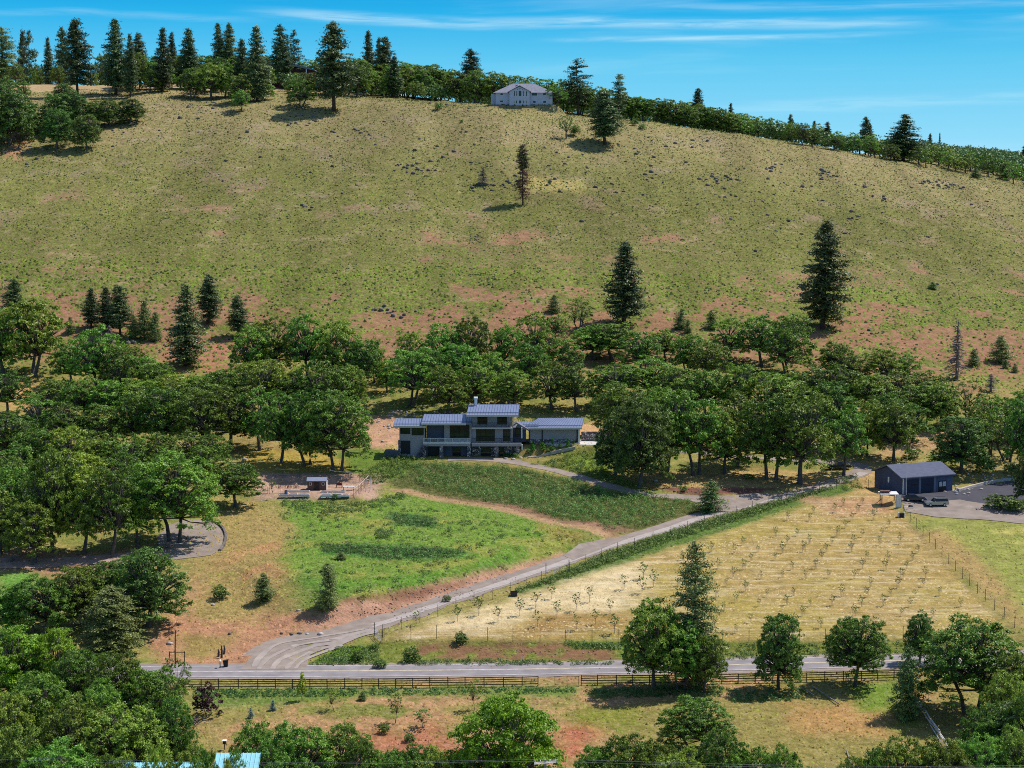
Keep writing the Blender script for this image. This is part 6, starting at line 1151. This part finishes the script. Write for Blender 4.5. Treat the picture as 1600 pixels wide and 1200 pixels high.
def gate(pts, hgt, label):
    A, B = GP(pts); r = empty('metal_gate', A); tag(r, label, 'gate'); d = Vector((B.x - A.x, B.y - A.y, B.z - A.z)); m = MB()
    for f in (0, 1): m.tube([(*(d * f).xy, d.z * f - .3), (*(d * f).xy, d.z * f + hgt + .9)], .07, 6)
    m.build('post', M['netpost'], r); m = MB()
    for zz in (.25, .55, .85, hgt): m.tube([(0, 0, zz), (d.x, d.y, d.z + zz)], .035, 5)
    m.tube([(0, 0, .25), (d.x, d.y, d.z + hgt)], .03, 5); m.build('gate_leaf', M['rim'], r)
gate([(585, 993), (597, 1006)], 1.3, 'open metal gate at the lower end of the driveway'); gate([(853, 899), (889, 893)], 1.3, 'pale metal farm gate on the middle stretch of the driveway')
# split rail fence at the lower right, fallen rails, white pipe
m = MB(); A = GP([(1430, 1098), (1442, 1116), (1455, 1136), (1468, 1156), (1484, 1178)]); rr = random.Random(9)
r = empty('split_rail_fence', A[0]); tag(r, 'weathered grey split rail fence zigzagging down the lower right pasture', 'fence')
for i in range(len(A) - 1):
    a, b = A[i] - A[0], A[i + 1] - A[0]
    for k in range(4): m = MB(); m.tube([a + Vector((rr.uniform(-.2, .2), 0, .25 + .3 * k)), b + Vector((rr.uniform(-.2, .2), 0, .25 + .3 * k))], .07, 5); m.build('rail', M['bench'], r)
    m = MB(); m.tube([a + Vector((0, 0, -.3)), a + Vector((0, 0, 1.4))], .09, 6); m.build('post', M['gwood'], r)
for p, q_, l in (((1268, 1074), (1312, 1104), 'long pale fallen pole in the shade of the round topped roadside oak'), ((1255, 1078), (1272, 1090), 'short pale fallen pole left of the long one'), ((1323, 1176), (1331, 1204), 'white pipe rail near the bottom edge at lower right')):
    A, B = GP([p, q_]); m = MB(); m.tube([(0, 0, .25), (B.x - A.x, B.y - A.y, B.z - A.z + .35)], .09, 6); o = m.build('fallen_pole', M['gwood']); o.location = A; tag(o, l, 'pole')
# ------------------------------------------------------------------ garden plot
def gobj(name, px, py, label, cat, yoff=0): P = G(px, py); r = empty(name, (P.x, P.y + yoff, h(P.x, P.y + yoff))); tag(r, label, cat); return r
sh = gobj('garden_shed', 495, 766, 'small brown garden shed with grey blue roof and two little white windows', 'shed'); s_ = sh.location.y / F; wS = 32 * s_ / 2; 
m = MB(); m.box(-wS * .93, wS * .93, 0, 2.4, -.2, 1.95); m.build('wall', M['shedwall'], sh)
m = MB(); m.prism([(0, 0)] * 0 or [(-.2, 1.9), (-.2, 2.02), (1.1, 2.65), (2.6, 2.0), (2.6, 1.88), (1.1, 2.5)], -wS, wS); rf = m.build('roof', M['shedroof'], sh); rf.rotation_euler.z = R(-90); rf.rotation_euler.z = R(90); rf.location = (0, 0, 0)
for v in rf.data.vertices: v.co.y = -v.co.y
m = MB(); m.box(-.55, .55, -.05, -.004, 0, 1.75); m.build('door', M['wood'], sh)
for x in (-1.35, 1.35): m = MB(); m.box(x - .28, x + .28, -.06, -.004, 1.05, 1.65); w_ = m.build('window', M['white'], sh); m = MB(); m.box(x - .2, x + .2, -.08, -.062, 1.12, 1.58); m.build('pane', M['glass'], w_)
m = MB(); m.box(wS * .93 + .003, wS * .93 + .05, .02, 2.38, 0, 1.9); m.build('side_wall', M['tan'], sh)
for i, (px0, px1, py, l) in enumerate([(447, 484, 769, 'long grey raised bed at the back left of the garden plot'), (502, 539, 769.5, 'long grey wooden raised bed at the back right of the plot'), (436, 450, 773, 'short raised bed at the left corner of the plot'), (452, 465, 774, 'small raised bed second from the left in the front row'), (467, 483, 774.5, 'small raised bed third from the left in the front row'), (503, 517, 774.5, 'small raised bed fourth from the left in the front row'), (519, 533, 775, 'small raised bed fifth from the left, overgrown'), (535, 545, 776, 'last small raised bed at the right of the front row'), (436, 484, 778, 'long low raised bed along the front edge left of the gap'), (500, 546, 779, 'long low raised bed along the front edge right of the gap')]):
    A = G(px0, py); B = G(px1, py); r = empty('raised_bed', ((A.x + B.x) / 2, A.y, GZ)); tag(r, l, 'raised bed', 'raised beds'); w2 = (B.x - A.x) / 2; d2 = .34; m = MB()
    m.box(-w2, w2, -d2, -d2 + .08, 0, .36); m.box(-w2, w2, d2 - .08, d2, 0, .36); m.box(-w2, -w2 + .08, -d2 + .08, d2 - .08, 0, .36); m.box(w2 - .08, w2, -d2 + .08, d2 - .08, 0, .36); m.build('frame', M['bench'] if i not in (6,) else M['gwood'], r)
    m = MB(); m.box(-w2 + .085, w2 - .085, -d2 + .085, d2 - .085, 0, .28); m.build('soil', M['soil'], r)
fence('garden_fence', GP([(430, 746.5), (476, 747)]), 2.0, 1.7, 'thin post and wire fence along the back of the garden plot left of the shed', 'fence', rails=(1.95,), wires=(.5, 1.0, 1.5), pr=.035, rh=.03, rm='bench')
fence('garden_fence', GP([(515, 749), (545, 752), (574, 755)]), 2.0, 1.9, 'thin post and wire fence right of the garden shed', 'fence', rails=(1.95,), wires=(.5, 1.0, 1.5), pr=.035, rh=.03, rm='bench')
fence('garden_fence', GP([(576, 756), (562, 770), (550, 782)]), 1.9, 1.6, 'leaning wire fence along the right side of the garden plot', 'fence', rails=(1.8,), wires=(.5, 1.0, 1.4), pr=.04, rh=.03, rm='bench')
r = gobj('garden_gate_arch', 574, 769, 'tall pale ladder like gate frame at the right corner of the garden plot', 'gate'); m = MB(); m.tube([(-.4, 0, -.2), (-.1, 0, 3.0)], .06, 5); m.tube([(.5, .4, -.2), (.7, .4, 3.2)], .06, 5); m.build('post', M['bench'], r); m = MB(); [m.tube([(-.35 + .05 * k, 0, .4 + .45 * k), (.55 + .03 * k, .4, .4 + .47 * k)], .035, 4) for k in range(6)]; m.build('crossbar', M['bench'], r)
r = gobj('potting_table', 545, 766, 'white topped table in the right part of the garden plot', 'table'); m = MB(); m.box(-1.2, 1.2, -.4, .4, .8, .88); m.build('tabletop', M['white'], r)
for x, y in ((-1.1, -.3), (1.1, -.3), (-1.1, .3), (1.1, .3)): m = MB(); m.box(x - .05, x + .05, y - .05, y + .05, 0, .8); m.build('leg', M['gwood'], r)
r = gobj('garden_swing', 530, 762, 'small dark red framed seat right of the garden shed', 'seat'); m = MB(); [m.tube([(x, y, 0), (x, 0, 1.6)], .05, 5) for x in (-.6, .6) for y in (-.5, .5)]; m.tube([(-.7, 0, 1.6), (.7, 0, 1.6)], .05, 5); m.build('frame', M['netpost'], r); m = MB(); m.box(-.5, .5, -.2, .2, .5, .58); m.box(-.5, .5, .2, .26, .5, 1.0); m.build('seat', M['red'], r)
r = gobj('water_barrel', 447, 774, 'blue black barrel between the left raised beds', 'barrel'); m = MB(); m.tube([(0, 0, 0), (0, 0, .5), (0, 0, 1.0)], [.3, .36, .3], 12); m.build('barrel_body', M['blue'], r); m = MB(); m.tube([(0, 0, 1.0), (0, 0, 1.05)], .31, 12); m.build('lid', M['black'], r)
r = gobj('crossed_poles', 417, 782, 'pair of pale poles crossed on the ground at the left end of the plot', 'poles'); m = MB(); m.tube([(-1.3, .5, .05), (1.3, -.6, .3)], .07, 5); m.build('pole', M['bench'], r); m = MB(); m.tube([(-1.2, -.5, .08), (1.1, .6, .2)], .07, 5); m.build('pole', M['bench'], r)
for px, py, l in ((414, 770, 'leftmost bleached upright stick at the left edge of the garden plot'), (418, 772, 'second bleached upright stick at the left edge of the garden plot'), (421, 768, 'third, tallest bleached upright stick at the left edge of the garden plot')):
    P = G(px, py); m = MB(); m.tube([(0, 0, -.2), (.1, 0, 1.0), (.02, .05, 2.0 if 'tall' in l else 1.5)], .06, 5); o = m.build('upright_stick', M['bench']); o.location = P; tag(o, l, 'stick')
tree('sapling', 426, 770, 747, 14, 'young_tree', 'small leafy tree at the left side of the garden plot', 'tree'); tree('shrub', 524, 780, 771, 12, 'shrub', 'leafy crop bursting from the right raised beds', 'shrub')
for px, l in ((440, 'first trellis row of red stemmed plants left of the shed'), (452, 'second trellis row of red stemmed plants left of the shed'), (464, 'third trellis row of red stemmed plants left of the shed')):
    r = gobj('berry_row', px, 763, l, 'plants'); m = MB(); rr = random.Random(px)
    for k in range(26): a, b = rr.uniform(-.8, .8), rr.uniform(-.3, .3); m.tube([(a, b, 0), (a + rr.uniform(-.2, .2), b, rr.uniform(.5, 1.0))], .02, 3)
    m.build('stems', M['red'], r)
# ------------------------------------------------------------------ posts, signs and small things
P = G(274, 1044); m = MB(); m.tube([(0, 0, -.5), (.02, 0, 3), (.12, 0, 6.0)], [.12, .10, .08], 8); o = m.build('wooden_pole', M['wood']); o.location = P; tag(o, 'tall thin dark pole by the road at the left', 'pole')
r = gobj('timber_frame', 277, 1036, 'rusty square timber frame standing behind the tall thin pole', 'frame'); m = MB(); [m.tube([(x, 0, -.3), (x, 0, 1.9)], .07, 6) for x in (-1.15, 1.15)]; m.build('post', M['wood'], r); m = MB(); m.tube([(-1.3, 0, 1.75), (1.3, 0, 1.75)], .06, 6); m.tube([(-1.15, 0, .2), (-1.15, -.5, 1.7)], .04, 5); m.build('crossbar', M['wood'], r)
r = gobj('mailbox', 344, 1044, 'white mailbox on a dark post beside the driveway mouth', 'mailbox'); m = MB(); m.box(-.06, .06, -.06, .06, -.3, 1.0); m.build('post', M['wood'], r); m = MB(); m.prism([(-.14, 1.0), (.14, 1.0), (.14, 1.2), (.08, 1.3), (-.08, 1.3), (-.14, 1.2)], -.28, .28); m.build('box', M['white'], r)
r = gobj('refuse_bin', 353, 1042, 'black bin tipped against its stand right of the white mailbox', 'bin'); m = MB(); m.hexa([(-.3, -.3, .1), (.3, -.3, 0), (.3, .3, 0), (-.3, .3, .1), (-.4, -.35, .9), (.35, -.35, 1.05), (.35, .35, 1.05), (-.4, .35, .9)]); m.build('bin_body', M['black'], r, bevel=.04); m = MB(); m.hexa([(-.45, -.4, .92), (.4, -.4, 1.07), (.4, .4, 1.07), (-.45, .4, .92), (-.43, -.38, 1.0), (.38, -.38, 1.15), (.38, .38, 1.15), (-.43, .38, 1.0)]); m.build('lid', M['tire'], r)
for px, py, hg, l in ((341, 1026, 1.2, 'left charred stump post on the red slope above the mailbox'), (346, 1028, 2.0, 'middle, tallest charred stump post above the mailbox'), (350, 1022, 1.5, 'right charred stump post above the mailbox')):
    P = G(px, py); m = MB(); m.tube([(0, 0, -.3), (.1, .05, hg * .6), (.0, .1, hg)], [.2, .16, .08], 7); o = m.build('stump_post', M['netpost']); o.location = P; tag(o, l, 'post')
for px, py, l in ((702, 1033, 'white marker post on the road bank left of centre'), (817, 1031, 'white marker post on the road bank right of the first')):
    r = gobj('marker_post', px, py, l, 'marker post'); m = MB(); m.box(-.05, .05, -.02, .02, -.2, 1.0); m.build('post_body', M['white'], r); m = MB(); m.box(-.045, .045, -.035, -.022, .8, .95); m.build('reflector', M['tail'], r)
r = gobj('feed_trough', 803, 931, 'dark box shaped trough at the top of the pale strip of the orchard', 'trough'); m = MB(); m.box(-.6, .6, -.4, -.32, 0, .8); m.box(-.6, .6, .32, .4, 0, .8); m.box(-.6, -.52, -.32, .32, 0, .8); m.box(.52, .6, -.32, .32, 0, .8); m.box(-.52, .52, -.32, .32, .02, .5); m.build('box', M['steel'], r)
r = gobj('dark_box', 1408, 808, 'dark crate with pale frame at the top corner of the orchard fence', 'crate'); m = MB(); m.box(-.45, .45, -.4, .4, 0, .85); m.build('crate_body', M['black'], r, bevel=.03); m = MB(); m.box(-.62, -.47, -.45, .45, 0, 1.0); m.box(.47, .62, -.45, .45, 0, 1.0); m.build('frame', M['bench'], r)
r = gobj('lean_to_shelter', 1390, 788, 'open timber shelter with brown and white panels on top beside the barn', 'shelter'); m = MB(); [m.box(x - .08, x + .08, y - .08, y + .08, -.3, 2.0) for x in (-1.6, 1.3) for y in (0, 1.8)]; m.build('post', M['wood'], r); m = MB(); m.hexa([(-2, -.4, 2.0), (1.8, -.4, 2.0), (1.8, 2.2, 2.2), (-2, 2.2, 2.2), (-2, -.4, 2.14), (1.8, -.4, 2.14), (1.8, 2.2, 2.34), (-2, 2.2, 2.34)]); m.build('roof', M['bench'], r); m = MB(); m.box(-1.8, .2, .3, 1.6, 2.42, 2.7); m.build('stacked_boards', M['shedwall'], r); m = MB(); m.tube([(-1.6, 0, .1), (-3.2, -.2, .0)], .06, 5); m.tube([(-1.6, 0, 1.2), (-3.0, -.2, .1)], .06, 5); m.build('brace', M['wood'], r)
r = gobj('pale_panel', 1404, 793, 'tall pale upright panel between the shelter and the dark sedan', 'panel'); m = MB(); m.box(-.5, .5, -.06, .06, 0, 2.6); m.build('board', M['bench'], r); m = MB(); m.box(-.56, -.505, -.08, .08, -.2, 2.7); m.box(.505, .56, -.08, .08, -.2, 2.7); m.build('post', M['gwood'], r)
r = gobj('covered_skid', 1419, 793, 'dark tarp on a white slab below the dark sedan', 'skid'); m = MB(); m.box(-1.0, 1.0, -.5, .5, 0, .16); m.build('slab', M['white'], r); m = MB(); m.hexa([(0, -.4, .162), (1, -.4, .162), (1, .4, .162), (0, .4, .162), (.2, -.25, .5), (.9, -.2, .42), (.9, .25, .42), (.2, .25, .5)]); m.build('tarp', M['black'], r)
for px, py, l in ((263, 857, 'tangle of grey prunings on the gravel loop'), (22, 876, 'dark brush pile on the dirt path at the left frame edge'), (301, 1130, 'pale broken branches beneath the purple leaved tree')):
    P = G(px, py); m = MB(); rr = random.Random(px)
    for k in range(60): a = rr.uniform(0, 6.28); L_ = rr.uniform(.5, 1.6); x, y = rr.gauss(0, .6), rr.gauss(0, .6); z = rr.uniform(0, .8); m.tube([(x, y, z), (x + math.cos(a) * L_, y + math.sin(a) * L_, max(.02, z + rr.uniform(-.5, .5)))], [.045, .015], 4)
    o = m.build('brush_pile', M['snag']); o.location = P; tag(o, l, 'brush pile')
P0 = Vector((LX(852, 196, 1190), 196, h(LX(852, 196, 1190), 196))); r = empty('utility_pole', P0); tag(r, 'wooden utility pole whose crossarms just reach the bottom edge of the view', 'utility pole'); zt = Z_(1188, 196) - P0.z
m = MB(); m.tube([(0, 0, -.5), (0, 0, zt + .1)], [.17, .13], 8); m.build('pole', M['gwood'], r)
for yy, a in ((.22, R(16)), (-.22, R(16))): m = MB(); c_, s_ = math.cos(a) * 1.3, math.sin(a) * 1.3; m.tube([(-c_, yy - s_, zt - .25), (c_, yy + s_, zt - .25)], .07, 5); m.build('crossarm', M['bench'], r)
for x in (-1.15, -.55, .55, 1.15): m = MB(); m.tube([(x, x * .28, zt - .18), (x, x * .28, zt + .05)], .06, 6); m.build('insulator', M['white'], r)
for k, x in enumerate((-1.15, 1.15)):
    m = MB(); A = P0 + Vector((x, x * .28, zt + .05)); pts = []
    for i in range(25): f = i / 24; px_ = A.x + (-90 + 160 * f) ; pts.append((px_, A.y + (px_ - A.x) * -.02, A.z - (1 - ((f * 160 - 90) / 90) ** 2) * 0 - .0004 * (px_ - A.x) ** 2 * 0 - .6 * math.sin(math.pi * min(1, abs(px_ - A.x) / 70))))
    m.tube(pts, .009, 4); o = m.build('power_line', M['rim']); tag(o, ['rear', 'front'][k] + ' power line carried by the crossarm at the bottom edge', 'power line')
# ------------------------------------------------------------------ orchard: staked saplings in rows
orr = random.Random(12); made = 0; slots = []
for px, b in [(650, 978), (715, 971), (748, 962), (778, 972), (812, 962), (837, 950), (862, 936), (870, 966), (900, 955), (921, 941), (840, 979), (901, 984), (930, 976), (960, 990), (953, 959), (1003, 927), (1130, 955), (1150, 941), (1165, 924), (1150, 989), (1172, 973), (1005, 905), (975, 921)]: slots.append((px, b))
taken = [G(*s) for s in slots]
for j in range(17):
    for i in range(60):
        Y = 289 + j * 5.4 + (i % 2) * 0.6; X = -18 + i * 4.3 + (j % 2) * 2.1 + orr.uniform(-.4, .4)
        if poly_sd(np.array([X]), np.array([Y]), ORCHW)[0] < 3 or any((X - t.x) ** 2 + (Y - t.y) ** 2 < 14 for t in taken): continue
        if X < 22 and Y < 330: continue
        if orr.random() < 0.30 or len(slots) > 175: continue
        taken.append(Vector((X, Y, 0))); slots.append(('w', X, Y, j))
sc_c = []
for s in range(4):
    c, lob = oak_mesh(400 + s, H0=2.6, W0=1.5, nl=10, sub=5, per=4 + s, size=0.17, base=0.34, flat=1.1, mt='sap', lobe=(0.13, 0.2)); m = MB(); rr = random.Random(s)
    m.tube([(0, 0, -.2), (.03, 0, .9)], .035, 5)
    for (x, y, z, lr) in lob[:7]: m.tube([(.03, 0, .85), (x * .6, y * .6, (z + .9) / 2), (x, y, z)], [.025, .018, .008], 4)
    o = m.build('trunk', M['gwood']); sc_c.append((c, o.data)); bpy.data.objects.remove(o)
m = MB(); [m.tube([(x, 0, -.2), (x, 0, 1.5)], .025, 4) for x in (-.3, .3)]; o = m.build('stake', M['gwood']); stake = o.data; bpy.data.objects.remove(o)
for k, sl in enumerate(slots):
    jr = None
    if sl[0] == 'w': X, Y, jr = sl[1:]
    else: p = G(*sl); X, Y = p.x, p.y
    front = Y < 318; o = empty('fruit_tree', (X, Y, h(X, Y)), orr.uniform(-.5, .5)); s = orr.uniform(.6, .9) if not (X < 25 and Y < 318) else orr.uniform(1.05, 1.4); o.scale = (s, s, s)
    tag(o, 'larger leafy young fruit tree in the bleached lower left part of the orchard' if (X < 25 and Y < 318) else 'small staked fruit sapling in the mown rows of the orchard', 'fruit tree', 'orchard trees in the bleached corner' if (X < 25 and Y < 318) else 'orchard saplings')
    c, t = sc_c[orr.randrange(4)]; put(bpy.data.objects.new('crown', c), o); put(bpy.data.objects.new('trunk', t), o)
    if not (X < 25 and Y < 318): put(bpy.data.objects.new('stake', stake), o)

# rows and places of the saplings
S_ = [o for o in scn.collection.objects if o.get('category') == 'fruit tree']
for g_, noun in (('orchard trees in the bleached corner', 'larger fruit tree in pale corner'), ('orchard saplings', 'staked fruit sapling')):
    T = [o for o in S_ if o.get('group') == g_]; rows = {}
    for o in T: rows.setdefault(int((o.location.y - 286) // 5.4), []).append(o)
    for r, key in enumerate(sorted(rows)):
        for i, o in enumerate(sorted(rows[key], key=lambda q: q.location.x)): o['label'] = '%s, %s row above the road, %s from left' % (noun, nth(r), nth(i))
for o in scn.collection.objects:
    if '_row' in o: del o['_row']
